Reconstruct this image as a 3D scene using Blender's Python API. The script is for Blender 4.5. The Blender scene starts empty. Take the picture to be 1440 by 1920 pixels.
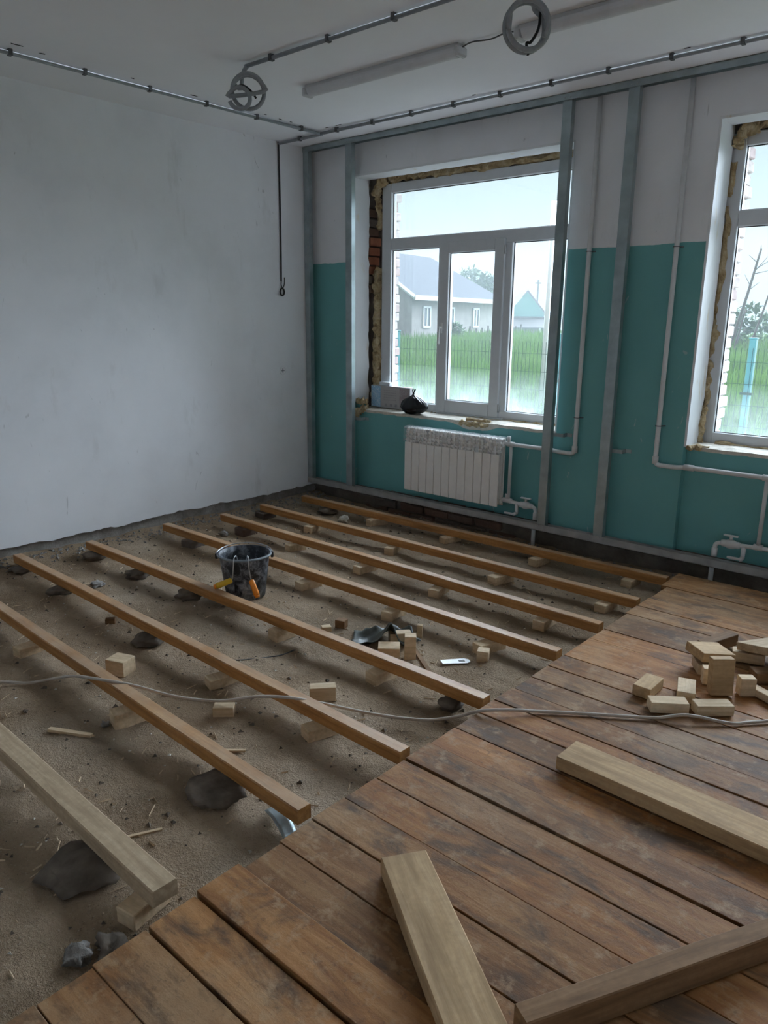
import bpy, bmesh, math, random
from mathutils import Vector, Matrix, noise
R = random.Random(7)
PI = math.pi
C = bpy.context.scene.collection
sc = bpy.context.scene

# ------------------------------------------------------------------ camera
yaw, pitch, roll = math.radians(41.191), math.radians(14.381), math.radians(-0.564)
fw = Vector((-math.sin(yaw)*math.cos(pitch), math.cos(yaw)*math.cos(pitch), -math.sin(pitch)))
rt0 = Vector((math.cos(yaw), math.sin(yaw), 0)); dn0 = fw.cross(rt0)
rt = rt0*math.cos(roll) + dn0*math.sin(roll); dn = -rt0*math.sin(roll) + dn0*math.cos(roll)
cd = bpy.data.cameras.new('camera'); cam = bpy.data.objects.new('camera', cd); C.objects.link(cam)
M = Matrix((rt, -dn, -fw)).transposed().to_4x4(); M.translation = Vector((4.857, -4.605, 1.6))
cam.matrix_world = M
cd.sensor_fit = 'VERTICAL'; cd.sensor_height = 36.0; cd.lens = 1403.4/1920*36; cd.clip_start = .02; cd.clip_end = 400
sc.camera = cam

# ------------------------------------------------------------------ light and exposure
SKY = 0.84; SUN = 28.5; EXPO = 0.58; FOG = .0030
sc.view_settings.view_transform = 'Standard'; sc.view_settings.look = 'None'
sc.view_settings.gamma = 1; sc.view_settings.exposure = EXPO; sc.view_settings.use_curve_mapping = False
w = bpy.data.worlds.new('overcast_sky'); sc.world = w; w.use_nodes = True
nt = w.node_tree; nt.nodes.clear()
tc = nt.nodes.new('ShaderNodeTexCoord'); sp = nt.nodes.new('ShaderNodeSeparateXYZ')
rp = nt.nodes.new('ShaderNodeValToRGB'); bg = nt.nodes.new('ShaderNodeBackground'); wo = nt.nodes.new('ShaderNodeOutputWorld')
nt.links.new(tc.outputs['Generated'], sp.inputs[0]); nt.links.new(sp.outputs['Z'], rp.inputs[0])
e = rp.color_ramp.elements
e[0].position = 0.0; e[0].color = (.46, .56, .61, 1); e[1].position = 1.0; e[1].color = (1.0, 1.0, 1.0, 1)
m_ = e.new(.25); m_.color = (.54, .64, .69, 1)
nt.links.new(rp.outputs[0], bg.inputs[0]); bg.inputs[1].default_value = SKY; nt.links.new(bg.outputs[0], wo.inputs[0])
sl = bpy.data.lights.new('veiled_sun', 'SUN'); sl.energy = SUN; sl.angle = math.radians(95); sl.color = (.76, .85, 1.0)
so = bpy.data.objects.new('veiled_sun', sl); C.objects.link(so)
so.rotation_euler = Vector((.34, -1, -.66)).to_track_quat('-Z', 'Y').to_euler()
WX = (0.0, 2.675, 5.35)                       # offsets of the three windows along the far wall
for i, wx in enumerate(WX):                    # sky portals in the openings
    a = bpy.data.lights.new('window_portal', 'AREA'); a.shape = 'RECTANGLE'; a.size = 1.95; a.size_y = 1.85
    a.cycles.is_portal = True
    ao = bpy.data.objects.new('window_portal', a); C.objects.link(ao)
    ao.location = (1.44+wx, .32, 1.77); ao.rotation_euler = (-PI/2, 0, 0)
sc.cycles.max_bounces = 8; sc.cycles.diffuse_bounces = 5; sc.cycles.volume_bounces = 1
sc.cycles.transparent_max_bounces = 10; sc.cycles.sample_clamp_indirect = 6

# ------------------------------------------------------------------ materials
def newmat(n):
    m = bpy.data.materials.new(n); m.use_nodes = True; t = m.node_tree
    return m, t, t.nodes['Principled BSDF'], t.nodes['Material Output']
def ramp(t, fac, stops):
    r = t.nodes.new('ShaderNodeValToRGB'); e = r.color_ramp.elements
    while len(e) < len(stops): e.new(.5)
    for k, (p, c) in enumerate(stops): e[k].position = p; e[k].color = (*c, 1) if len(c) == 3 else c
    t.links.new(fac, r.inputs[0]); return r.outputs[0]
def noi(t, vec, scale, det=4, rough=.55, dist=0):
    n = t.nodes.new('ShaderNodeTexNoise'); n.inputs['Scale'].default_value = scale
    n.inputs['Detail'].default_value = det; n.inputs['Roughness'].default_value = rough
    n.inputs['Distortion'].default_value = dist
    if vec is not None: t.links.new(vec, n.inputs['Vector'])
    return n.outputs['Fac']
def coords(t, scale=(1, 1, 1), kind='Object', rnd=0.0):
    tcn = t.nodes.new('ShaderNodeTexCoord'); mp = t.nodes.new('ShaderNodeMapping')
    mp.inputs['Scale'].default_value = scale; v = tcn.outputs['Object']
    if kind == 'World': v = t.nodes.new('ShaderNodeNewGeometry').outputs['Position']
    t.links.new(v, mp.inputs['Vector'])
    if rnd:
        oi = t.nodes.new('ShaderNodeObjectInfo'); mu = t.nodes.new('ShaderNodeMath'); mu.operation = 'MULTIPLY'; mu.inputs[1].default_value = rnd
        t.links.new(oi.outputs['Random'], mu.inputs[0]); cb = t.nodes.new('ShaderNodeCombineXYZ')
        for k in range(3): t.links.new(mu.outputs[0], cb.inputs[k])
        t.links.new(cb.outputs[0], mp.inputs['Location'])
    return mp.outputs[0]
def mixc(t, f, a, b, mode='MIX'):
    m = t.nodes.new('ShaderNodeMix'); m.data_type = 'RGBA'; m.blend_type = mode; ii = [s for s in m.inputs if s.enabled]
    fi, ai, bi = m.inputs[0], m.inputs[6], m.inputs[7]
    for s, v in ((fi, f), (ai, a), (bi, b)):
        if hasattr(v, 'is_output'): t.links.new(v, s)
        elif isinstance(v, (int, float)): s.default_value = v
        else: s.default_value = (*v, 1)
    return m.outputs[2]
def bump(t, b, h, strength=.3, dist=.01):
    n = t.nodes.new('ShaderNodeBump'); n.inputs['Strength'].default_value = strength; n.inputs['Distance'].default_value = dist
    t.links.new(h, n.inputs['Height']); t.links.new(n.outputs[0], b.inputs['Normal'])
def rng(t, f, a, b, lo=0., hi=1.):
    n = t.nodes.new('ShaderNodeMapRange'); n.inputs[1].default_value = a; n.inputs[2].default_value = b
    n.inputs[3].default_value = lo; n.inputs[4].default_value = hi; t.links.new(f, n.inputs[0]); return n.outputs[0]
def plain(n, col, rough=.6, metal=0, var=.12, scale=18, bmp=0.0, spec=.5):
    m, t, b, o = newmat(n); v = coords(t, rnd=5.0)
    f = noi(t, v, scale)
    c = ramp(t, f, [(.3, tuple(x*(1-var) for x in col)), (.7, tuple(min(1, x*(1+var)) for x in col))])
    t.links.new(c, b.inputs['Base Color']); b.inputs['Roughness'].default_value = rough; b.inputs['Metallic'].default_value = metal
    b.inputs['Specular IOR Level'].default_value = spec
    if bmp: bump(t, b, f, bmp)
    return m
def wood(n, cols, stain=(.06, .04, .025), stain_amt=.6, along='x', rough=.75, bmp=.25, hue=.5, st_scale=2.2, spec=.3, lit_top=None):
    """grain along local x, tone varied per piece, stains with a shape of their own"""
    m, t, b, o = newmat(n)
    sca = (1.2, 16, 16) if along == 'x' else (16, 16, 1.2)
    v = coords(t, sca, rnd=31.0); v2 = coords(t, (1, 1, 1), rnd=17.0); v3 = coords(t, (.6, 2.2, 2.2), rnd=9.0)
    g = noi(t, v, 3.0, 6, .6, .4); g2 = noi(t, v3, st_scale, 5, .6, .3); fine = noi(t, v2, 60, 3)
    col = ramp(t, g, [(.25, cols[0]), (.5, cols[1]), (.78, cols[2])])
    oi = t.nodes.new('ShaderNodeObjectInfo')
    tone = ramp(t, oi.outputs['Random'], [(0, (1-hue*.5, 1-hue*.52, 1-hue*.55)), (.5, (1, 1, 1)), (1, (1+hue*.25, 1+hue*.2, 1+hue*.15))])
    col = mixc(t, 1.0, col, tone, 'MULTIPLY')
    col = mixc(t, rng(t, g2, .52, .72, 0, stain_amt), col, stain)
    col = mixc(t, rng(t, fine, .35, .7, 0, .35), col, tuple(x*.6 for x in cols[1]))
    if lit_top:   # light from above on the upper faces, painted in as a paler colour
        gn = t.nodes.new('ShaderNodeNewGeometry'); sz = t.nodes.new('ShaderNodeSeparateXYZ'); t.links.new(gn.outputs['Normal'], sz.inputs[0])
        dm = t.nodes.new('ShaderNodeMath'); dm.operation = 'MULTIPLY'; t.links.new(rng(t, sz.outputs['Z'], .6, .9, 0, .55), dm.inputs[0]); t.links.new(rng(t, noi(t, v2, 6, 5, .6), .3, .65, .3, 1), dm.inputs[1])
        col = mixc(t, dm.outputs[0], col, lit_top)
    t.links.new(col, b.inputs['Base Color']); b.inputs['Roughness'].default_value = rough
    b.inputs['Specular IOR Level'].default_value = spec
    if bmp: bump(t, b, g, bmp, .004)
    return m

MT = {}
# wall paints
def wallmat(n, teal=False):
    m, t, b, o = newmat(n); v = coords(t, (1, 1, 1), 'World'); vs = coords(t, (1, 1, .35), 'World')
    f = noi(t, v, 1.3, 6, .6); f2 = noi(t, vs, 5, 6, .65); f3 = noi(t, v, 40, 3)
    white = ramp(t, f, [(.3, (.72, .73, .75)), (.5, (.80, .81, .83)), (.7, (.85, .86, .88))])
    white = mixc(t, rng(t, f2, .60, .75, 0, .30), white, (.42, .41, .38))
    sc_ = noi(t, vs, 11, 2, .9, 1.5)
    white = mixc(t, rng(t, sc_, .71, .76, 0, .45), white, (.27, .27, .27))
    if teal:
        tl = ramp(t, f, [(.3, (.140, .375, .380)), (.7, (.170, .435, .430))])
        tl = mixc(t, rng(t, f2, .63, .72, 0, .35), tl, (.13, .31, .30))
        tl = mixc(t, rng(t, sc_, .70, .73, 0, .5), tl, (.5, .58, .57))
        g = t.nodes.new('ShaderNodeNewGeometry'); s = t.nodes.new('ShaderNodeSeparateXYZ'); t.links.new(g.outputs['Position'], s.inputs[0])
        lo = noi(t, v, 9, 2); ad = t.nodes.new('ShaderNodeMath'); ad.operation = 'MULTIPLY_ADD'; ad.inputs[1].default_value = .02
        t.links.new(lo, ad.inputs[0]); t.links.new(s.outputs['Z'], ad.inputs[2])
        cmp_ = t.nodes.new('ShaderNodeMath'); cmp_.operation = 'GREATER_THAN'; cmp_.inputs[1].default_value = 2.062
        t.links.new(ad.outputs[0], cmp_.inputs[0])
        white = mixc(t, cmp_.outputs[0], tl, white)
    t.links.new(white, b.inputs['Base Color']); b.inputs['Roughness'].default_value = .65 if not teal else .5
    b.inputs['Specular IOR Level'].default_value = .35
    bump(t, b, f3, .06, .003)
    return m
MT['white'] = wallmat('whitewash'); MT['teal'] = wallmat('teal_and_white_paint', True)
m, t, b, o = newmat('ceiling_whitewash'); v = coords(t, (1, 1, 1), 'World')
f = noi(t, v, .9, 6, .6); t.links.new(ramp(t, f, [(.3, (.84, .845, .87)), (.7, (.91, .915, .94))]), b.inputs['Base Color'])
b.inputs['Roughness'].default_value = .8; bump(t, b, noi(t, v, 30, 3), .06, .003); MT['ceil'] = m
m, t, b, o = newmat('reveal_plaster'); v = coords(t, (1, 1, 1), 'World')
f = noi(t, v, 2, 5); c = ramp(t, f, [(.3, (.66, .68, .70)), (.7, (.78, .79, .80))])
c = mixc(t, rng(t, noi(t, coords(t, (4, 4, 1), 'World'), 3, 5, .7), .6, .72, 0, .7), c, (.60, .48, .27))
t.links.new(c, b.inputs['Base Color']); b.inputs['Roughness'].default_value = .5; bump(t, b, noi(t, v, 25, 4), .15, .005); MT['reveal'] = m
# bare ground
m, t, b, o = newmat('bare_dirt'); v = coords(t, (1, 1, 1), 'World')
f = noi(t, v, 2.0, 8, .62); f2 = noi(t, v, 38, 5, .7); f3 = noi(t, v, 1.1, 4, .5); f4 = noi(t, v, 110, 3, .8)
c = ramp(t, f, [(.25, (.20, .134, .080)), (.48, (.37, .270, .178)), (.72, (.54, .412, .288))])
c = mixc(t, rng(t, f3, .5, .7, 0, .5), c, (.52, .44, .345))
c = mixc(t, rng(t, f2, .55, .72, 0, .5), c, (.15, .115, .085))
c = mixc(t, rng(t, f4, .60, .72, 0, .75), c, (.62, .53, .42)); c = mixc(t, rng(t, noi(t, v, 70, 4, .8), .60, .70, 0, .7), c, (.11, .08, .055))
t.links.new(c, b.inputs['Base Color']); b.inputs['Roughness'].default_value = .95; b.inputs['Specular IOR Level'].default_value = .15
ad = t.nodes.new('ShaderNodeMath'); ad.operation = 'ADD'; t.links.new(f2, ad.inputs[0]); t.links.new(f4, ad.inputs[1])
bump(t, b, ad.outputs[0], .9, .018); MT['dirt'] = m
m, t, b, o = newmat('rough_masonry_base'); v = coords(t, (1, 1, 1), 'World')
f = noi(t, v, 6, 7, .7); c = ramp(t, f, [(.3, (.07, .058, .05)), (.5, (.13, .108, .09)), (.7, (.21, .175, .15))])
t.links.new(c, b.inputs['Base Color']); b.inputs['Roughness'].default_value = .95; bump(t, b, f, .8, .02); MT['base'] = m
m, t, b, o = newmat('grey_concrete_base'); v = coords(t, (1, 1, 1), 'World')
f = noi(t, v, 9, 7, .7); c = ramp(t, f, [(.3, (.16, .145, .13)), (.5, (.27, .25, .23)), (.72, (.40, .38, .35))])
t.links.new(c, b.inputs['Base Color']); b.inputs['Roughness'].default_value = .95; bump(t, b, f, .8, .02); MT['conc'] = m

MT['bounce_pale'] = plain('bounce_slab_pale', (.62, .61, .59), .9, var=.1, scale=3)  # pale surface of the added slab that bounces light indoors
m, t, b, o = newmat('old_plank')
v = coords(t, (1.0, 9, 9), rnd=31.0); vw = coords(t, (1, 1, 1), 'World'); vo = coords(t, (1, 2.4, 2.4), rnd=13.0)
g = noi(t, v, 2.6, 7, .62, .8); bl = noi(t, vw, 2.3, 6, .62, .5); st = noi(t, vo, 3.4, 6, .65, .8); fi = noi(t, vw, 55, 4, .75); sp_ = noi(t, vw, 16, 5, .7)
c = ramp(t, g, [(.22, (.125, .053, .018)), (.48, (.265, .130, .050)), (.78, (.43, .245, .108))])
oi = t.nodes.new('ShaderNodeObjectInfo')
c = mixc(t, 1.0, c, ramp(t, oi.outputs['Random'], [(0, (.62, .58, .55)), (.3, (1.18, 1.02, .84)), (.6, (.80, .80, .82)), (1, (1.32, 1.22, 1.08))]), 'MULTIPLY')
c = mixc(t, rng(t, bl, .50, .68, 0, .38), c, (.43, .315, .195))          # dusty worn patches
c = mixc(t, rng(t, st, .50, .66, 0, .85), c, (.075, .050, .034))       # dark stains
c = mixc(t, rng(t, sp_, .54, .68, 0, .60), c, (.42, .275, .155))
c = mixc(t, rng(t, fi, .56, .72, 0, .55), c, (.085, .055, .036))
t.links.new(c, b.inputs['Base Color']); b.inputs['Roughness'].default_value = .66; b.inputs['Specular IOR Level'].default_value = .25
ad = t.nodes.new('ShaderNodeMath'); ad.operation = 'ADD'; t.links.new(g, ad.inputs[0]); t.links.new(fi, ad.inputs[1]); bump(t, b, ad.outputs[0], .35, .004); MT['plank'] = m
MT['joist'] = wood('pine_joist', [(.24, .095, .022), (.44, .200, .056), (.58, .310, .112)], (.16, .07, .025), .45, hue=.35, rough=.50, spec=.5, lit_top=(.55, .43, .31))
MT['joist_pale'] = wood('weathered_joist', [(.30, .21, .13), (.45, .335, .215), (.56, .44, .30)], (.20, .15, .10), .4, hue=.2)
MT['fresh'] = wood('fresh_offcut', [(.48, .345, .205), (.66, .50, .325), (.78, .63, .44)], (.36, .22, .11), .35, hue=.3)
MT['saw'] = wood('sawn_board', [(.34, .215, .105), (.50, .335, .175), (.62, .44, .26)], (.20, .12, .06), .55, hue=.3, st_scale=5)
MT['brownbeam'] = wood('brown_beam', [(.13, .068, .030), (.235, .130, .060), (.33, .195, .10)], (.07, .045, .03), .5, hue=.1)
MT['pvc'] = plain('white_pvc', (.62, .64, .66), .35, var=.03)
MT['gasket'] = plain('black_gasket', (.02, .02, .022), .6)
MT['galv'] = plain('galvanised_steel', (.36, .42, .43), .42, .75, .18, 9)
MT['galv_dusty'] = plain('dusty_galvanised_steel', (.40, .40, .39), .6, .35, .2, 9)
MT['pipe'] = plain('white_pipe', (.70, .70, .70), .4, var=.06)
MT['rad'] = plain('radiator_enamel', (.86, .84, .81), .35, var=.03)
MT['conduit'] = plain('grey_conduit', (.27, .285, .30), .5, var=.1, scale=40)
MT['clip'] = plain('dark_clip', (.10, .105, .11), .6)
MT['black'] = plain('black_rubber', (.012, .012, .014), .45)
MT['cable'] = plain('cream_cable', (.46, .40, .34), .6, var=.08)
MT['darkcable'] = plain('dark_cable', (.035, .033, .032), .6)
MT['lampbody'] = plain('lamp_housing', (.52, .53, .54), .5, var=.05)
MT['lampcover'] = plain('lamp_diffuser', (.60, .61, .63), .35, var=.05)
MT['yellow'] = plain('yellow_plastic', (.75, .46, .03), .4, var=.1)
MT['orange'] = plain('orange_plastic', (.85, .27, .02), .4, var=.15)
MT['steel'] = plain('steel_rod', (.45, .46, .47), .4, .8)
MT['foamwhite'] = plain('white_foam', (.62, .58, .50), .9, var=.15, scale=30, bmp=.6)
MT['rock'] = plain('grey_brown_rock', (.135, .108, .084), .95, var=.45, scale=14, bmp=.9)
MT['paleplastic'] = plain('pale_plastic', (.72, .74, .76), .35, var=.04)
MT['felt'] = plain('dark_roofing_felt', (.055, .066, .058), .5, var=.35, scale=12, bmp=.2)
# mounting foam, yellow brown
m, t, b, o = newmat('mounting_foam'); v = coords(t, (1, 1, 1), 'World')
f = noi(t, v, 14, 6, .7); c = ramp(t, f, [(.3, (.20, .125, .055)), (.48, (.44, .33, .18)), (.7, (.62, .53, .36))])
t.links.new(c, b.inputs['Base Color']); b.inputs['Roughness'].default_value = .9; bump(t, b, f, .9, .02); MT['foam'] = m
def brickmat(n, cols):
    m, t, b, o = newmat(n); oi = t.nodes.new('ShaderNodeObjectInfo'); c = ramp(t, oi.outputs['Random'], [(k/(len(cols)-1), q) for k, q in enumerate(cols)])
    f = noi(t, coords(t, rnd=11), 22, 5, .7); c = mixc(t, rng(t, f, .45, .7, 0, .5), c, tuple(x*.5 for x in cols[0]))
    t.links.new(c, b.inputs['Base Color']); b.inputs['Roughness'].default_value = .9; bump(t, b, f, .6, .01); return m
MT['brick'] = brickmat('red_brick', [(.30, .10, .05), (.36, .15, .08), (.24, .085, .05), (.20, .14, .11)])
MT['brickwhite'] = brickmat('whitewashed_brick', [(.40, .30, .28), (.46, .40, .38), (.48, .44, .42), (.36, .26, .25)])
MT['brickdark'] = brickmat('dirty_brick', [(.13, .075, .052), (.17, .10, .07), (.11, .085, .07), (.15, .12, .10)])
# window glass: thin, clear, a film of dust that is thicker towards the bottom edge
m, t, b, o = newmat('dusty_pane'); t.nodes.remove(b)
tr = t.nodes.new('ShaderNodeBsdfTransparent'); tr.inputs[0].default_value = (.93, .96, .96, 1)
gl = t.nodes.new('ShaderNodeBsdfGlossy'); gl.inputs['Roughness'].default_value = .02
fr = t.nodes.new('ShaderNodeFresnel'); fr.inputs[0].default_value = 1.45
tl = t.nodes.new('ShaderNodeBsdfTranslucent'); tl.inputs[0].default_value = (.78, .90, .90, 1)
mx = t.nodes.new('ShaderNodeMixShader'); mx2 = t.nodes.new('ShaderNodeMixShader')
g = t.nodes.new('ShaderNodeNewGeometry'); s = t.nodes.new('ShaderNodeSeparateXYZ'); t.links.new(g.outputs['Position'], s.inputs[0])
v = coords(t, (1, 1, 1), 'World'); n1 = noi(t, v, 5, 5, .6); n2 = noi(t, v, 130, 2, .8)
hz = rng(t, s.outputs['Z'], 1.25, .93, .0, .09); mu = t.nodes.new('ShaderNodeMath'); mu.operation = 'MULTIPLY'
t.links.new(hz, mu.inputs[0]); t.links.new(rng(t, n1, .3, .65, .45, 1.25), mu.inputs[1])
a2 = t.nodes.new('ShaderNodeMath'); a2.operation = 'ADD'; t.links.new(mu.outputs[0], a2.inputs[0]); t.links.new(rng(t, n2, .62, .75, .008, .04), a2.inputs[1])
t.links.new(a2.outputs[0], mx.inputs[0]); t.links.new(tr.outputs[0], mx.inputs[1]); t.links.new(tl.outputs[0], mx.inputs[2])
fm = t.nodes.new('ShaderNodeMath'); fm.operation = 'MULTIPLY'; fm.inputs[1].default_value = .6; t.links.new(fr.outputs[0], fm.inputs[0])
t.links.new(fm.outputs[0], mx2.inputs[0]); t.links.new(mx.outputs[0], mx2.inputs[1]); t.links.new(gl.outputs[0], mx2.inputs[2])
t.links.new(mx2.outputs[0], o.inputs[0]); MT['glass'] = m
m, t, b, o = newmat('wrapping_film'); t.nodes.remove(b)
tr = t.nodes.new('ShaderNodeBsdfTransparent'); df = t.nodes.new('ShaderNodeBsdfDiffuse'); df.inputs[0].default_value = (.75, .77, .79, 1)
mx = t.nodes.new('ShaderNodeMixShader'); f = noi(t, coords(t), 22, 4); t.links.new(rng(t, f, .35, .7, .10, .45), mx.inputs[0])
t.links.new(tr.outputs[0], mx.inputs[1]); t.links.new(df.outputs[0], mx.inputs[2]); t.links.new(mx.outputs[0], o.inputs[0]); MT['film'] = m

# ------------------------------------------------------------------ mesh helpers
def link(name, bm, mat, parent=None, smooth=False, loc=None, rot=None):
    bmesh.ops.recalc_face_normals(bm, faces=bm.faces[:])
    me = bpy.data.meshes.new(name); bm.to_mesh(me); bm.free()
    if smooth: me.polygons.foreach_set('use_smooth', [True]*len(me.polygons))
    for mm in (mat if isinstance(mat, (list, tuple)) else [mat]): me.materials.append(mm)
    ob = bpy.data.objects.new(name, me); C.objects.link(ob)
    if loc is not None: ob.location = loc
    if rot is not None: ob.rotation_euler = rot
    if parent is not None: ob.parent = parent
    return ob
def pydata(name, vs, fs, mat, parent=None, smooth=False, loc=None):
    me = bpy.data.meshes.new(name); me.from_pydata(vs, [], fs); me.update()
    if smooth: me.polygons.foreach_set('use_smooth', [True]*len(me.polygons))
    me.materials.append(mat); ob = bpy.data.objects.new(name, me); C.objects.link(ob)
    if parent is not None: ob.parent = parent
    if loc is not None: ob.location = loc
    return ob
def inst(src, name, loc, rot=(0, 0, 0), parent=None, scale=None):
    ob = bpy.data.objects.new(name, src.data); C.objects.link(ob); ob.location = loc; ob.rotation_euler = rot
    if scale: ob.scale = scale
    if parent is not None: ob.parent = parent
    return ob
def empty(name, loc=(0, 0, 0), rot=(0, 0, 0)):
    o = bpy.data.objects.new(name, None); o.empty_display_size = .1; C.objects.link(o); o.location = loc; o.rotation_euler = rot; return o
def tag(o, label, cat, group=None, kind=None):
    o['label'] = label; o['category'] = cat
    if group: o['group'] = group
    if kind: o['kind'] = kind
    return o
def struct(o, label=None):
    o['kind'] = 'structure'
    if label: o['label'] = label
    return o
def bx(bm, lo, hi, bev=0.0, mtx=None):
    x0, y0, z0 = lo; x1, y1, z1 = hi
    vs = [bm.verts.new(p) for p in ((x0,y0,z0),(x1,y0,z0),(x1,y1,z0),(x0,y1,z0),(x0,y0,z1),(x1,y0,z1),(x1,y1,z1),(x0,y1,z1))]
    fs = [bm.faces.new([vs[k] for k in f]) for f in ((3,2,1,0),(4,5,6,7),(0,1,5,4),(1,2,6,5),(2,3,7,6),(3,0,4,7))]
    if bev > 0:
        es = list({ed for f in fs for ed in f.edges})
        r = bmesh.ops.bevel(bm, geom=es, offset=bev, segments=1, affect='EDGES')
        vs = list({v for v in r['verts']} | {v for v in vs if v.is_valid})
    if mtx is not None: bmesh.ops.transform(bm, matrix=mtx, verts=[v for v in vs if v.is_valid])
    return vs
def box(name, lo, hi, mat, parent=None, bev=0.0):
    """box whose origin is its own centre"""
    c = [(a+b_)/2 for a, b_ in zip(lo, hi)]; h = [(b_-a)/2 for a, b_ in zip(lo, hi)]
    bm = bmesh.new(); bx(bm, [-q for q in h], h, bev); return link(name, bm, mat, parent, loc=c)
def tube(bm, pts, r, seg=10, closed=False, cap=True):
    pts = [Vector(p) for p in pts]; n = len(pts); rings = []; up = None
    for i, p in enumerate(pts):
        a = pts[i-1] if (i > 0 or closed) else p; b_ = pts[(i+1) % n] if (i < n-1 or closed) else p
        d = (b_-a).normalized()
        if up is None: up = Vector((0, 0, 1)) if abs(d.z) < .9 else Vector((1, 0, 0))
        s = d.cross(up)
        if s.length < 1e-4: s = d.cross(Vector((1, .3, 0)))
        s.normalize(); up = s.cross(d).normalized()
        rr = r[i] if isinstance(r, (list, tuple)) else r
        rings.append([bm.verts.new(p + (s*math.cos(2*PI*k/seg) + up*math.sin(2*PI*k/seg))*rr) for k in range(seg)])
    for i in range(n if closed else n-1):
        A, B = rings[i], rings[(i+1) % n]
        for k in range(seg): bm.faces.new((A[k], A[(k+1) % seg], B[(k+1) % seg], B[k]))
    if cap and not closed: bm.faces.new(rings[0][::-1]); bm.faces.new(rings[-1])
def tubeobj(name, pts, r, mat, parent=None, seg=10, closed=False):
    bm = bmesh.new(); tube(bm, pts, r, seg, closed); return link(name, bm, mat, parent, smooth=True)
def smoothpts(pts, k=6):
    """Catmull-Rom through the points"""
    P = [Vector(p) for p in pts]; P = [2*P[0]-P[1]] + P + [2*P[-1]-P[-2]]; out = []
    for i in range(1, len(P)-2):
        for j in range(k):
            u = j/k; a, b_, c, d = P[i-1], P[i], P[i+1], P[i+2]
            out.append(.5*((2*b_) + (c-a)*u + (2*a-5*b_+4*c-d)*u*u + (-a+3*b_-3*c+d)*u**3))
    out.append(P[-2]); return out
def lathe(bm, prof, seg=32, cx=0, cy=0):
    rings = [[bm.verts.new((cx+r*math.cos(2*PI*k/seg), cy+r*math.sin(2*PI*k/seg), z)) for k in range(seg)] for r, z in prof]
    for A, B in zip(rings, rings[1:]):
        for k in range(seg): bm.faces.new((A[k], A[(k+1) % seg], B[(k+1) % seg], B[k]))
    return rings
def lump(name, size, mat, loc, seed=0, sub=2, amp=.35, parent=None, rot=0.0, freq=1.0, flat=False):
    """an irregular stone or foam lump standing on its flat base at loc"""
    bm = bmesh.new(); bmesh.ops.create_icosphere(bm, subdivisions=sub, radius=1)
    for v in bm.verts:
        n = noise.fractal(v.co*1.3*freq + Vector((seed*7.3, seed*3.1, seed)), 1, 2, 4)
        q = v.co*(1+amp*n); v.co = Vector((q.x*size[0]/2, q.y*size[1]/2, max(q.z, -.92)*size[2]/2))
    z = min(v.co.z for v in bm.verts)
    for v in bm.verts: v.co.z -= z
    return link(name, bm, mat, parent, smooth=not flat, loc=loc, rot=(0, 0, rot))

# ------------------------------------------------------------------ the setting: ground, boards, walls, ceiling
def gh(x, y):
    """height of the bare dirt"""
    p = Vector((x, y, 0))
    h = .035 + .020*noise.fractal(p*1.7, 1, 2, 4) + .009*noise.noise(p*9) + .004*noise.noise(p*21)
    h += .045*math.exp(-max(x, 0)/.10) + .02*math.exp(-max(-y, 0)/.15)
    return min(h, .095, .068 if x > .12 else .095) - .004
nx, ny = 150, 250; X0, X1, Y0, Y1 = -.03, 3.9, -6.2, .03
vs = []; fs = []
for j in range(ny+1):
    for i in range(nx+1):
        x = X0+(X1-X0)*i/nx; y = Y0+(Y1-Y0)*j/ny; vs.append((x, y, gh(x, y)))
for j in range(ny):
    for i in range(nx):
        a = j*(nx+1)+i; fs.append((a, a+1, a+nx+2, a+nx+1))
struct(pydata('floor', vs, fs, MT['dirt'], smooth=True), 'bare dirt subfloor strewn with sawdust under the open joists')

ZT = .16                                        # top of the laid planks
seams = [-.27, -.551, -.797, -.945, -1.087, -1.351, -1.499, -1.755, -1.9, -2.038, -2.175, -2.308, -2.427, -2.574, -2.726, -2.862, -3.003, -3.149, -3.286, -3.418, -3.557, -3.698, -3.841, -3.982, -4.117]
y = -4.117
while y > -6.0: y -= .14; seams.append(y)
deck = struct(empty('plank_floor', (6.0, -3, 0)), 'laid floor of worn brown planks')
for k in range(len(seams)-1):
    ya, yb = seams[k+1], seams[k]; gap = .0015 + R.choice((0, 0, .001, .003)) + (.007 if k in (6, 7, 13, 21) else 0)
    x0 = 3.437 + R.uniform(-.008, .008); lift = R.uniform(-.004, .004) + (.008 if k == 20 else 0)
    if k == 0: x0 = 3.40
    bm = bmesh.new(); L = 8.5-x0; n = 14; h = (yb-ya-gap)/2
    # a plank with slightly wavering edges
    prev = None
    for i in range(n+1):
        x = -L/2+L*i/n; w1 = h - abs(noise.noise(Vector((x*3, k*5.1, 0))))*.0022; w2 = h - abs(noise.noise(Vector((x*3, k*5.1, 9))))*.0022
        z = .0025*noise.noise(Vector((x*1.2, k*2.3, 4)))
        ring = [bm.verts.new(q) for q in ((x, -w1, -.015), (x, -w1, .0138+z), (x, -w1+.0014, .015+z), (x, w2-.0014, .015+z), (x, w2, .0138+z), (x, w2, -.015))]
        if prev:
            for a in range(6): bm.faces.new((prev[a], prev[(a+1) % 6], ring[(a+1) % 6], ring[a]))
        else: bm.faces.new(ring[::-1])
        prev = ring
    bm.faces.new(prev)
    o = link('plank', bm, MT['plank'], deck); o.location = Vector(((x0+8.5)/2, (ya+yb)/2, ZT-.015+lift)) - deck.location
    o.rotation_euler.z = R.uniform(-.0012, .0012)
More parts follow.
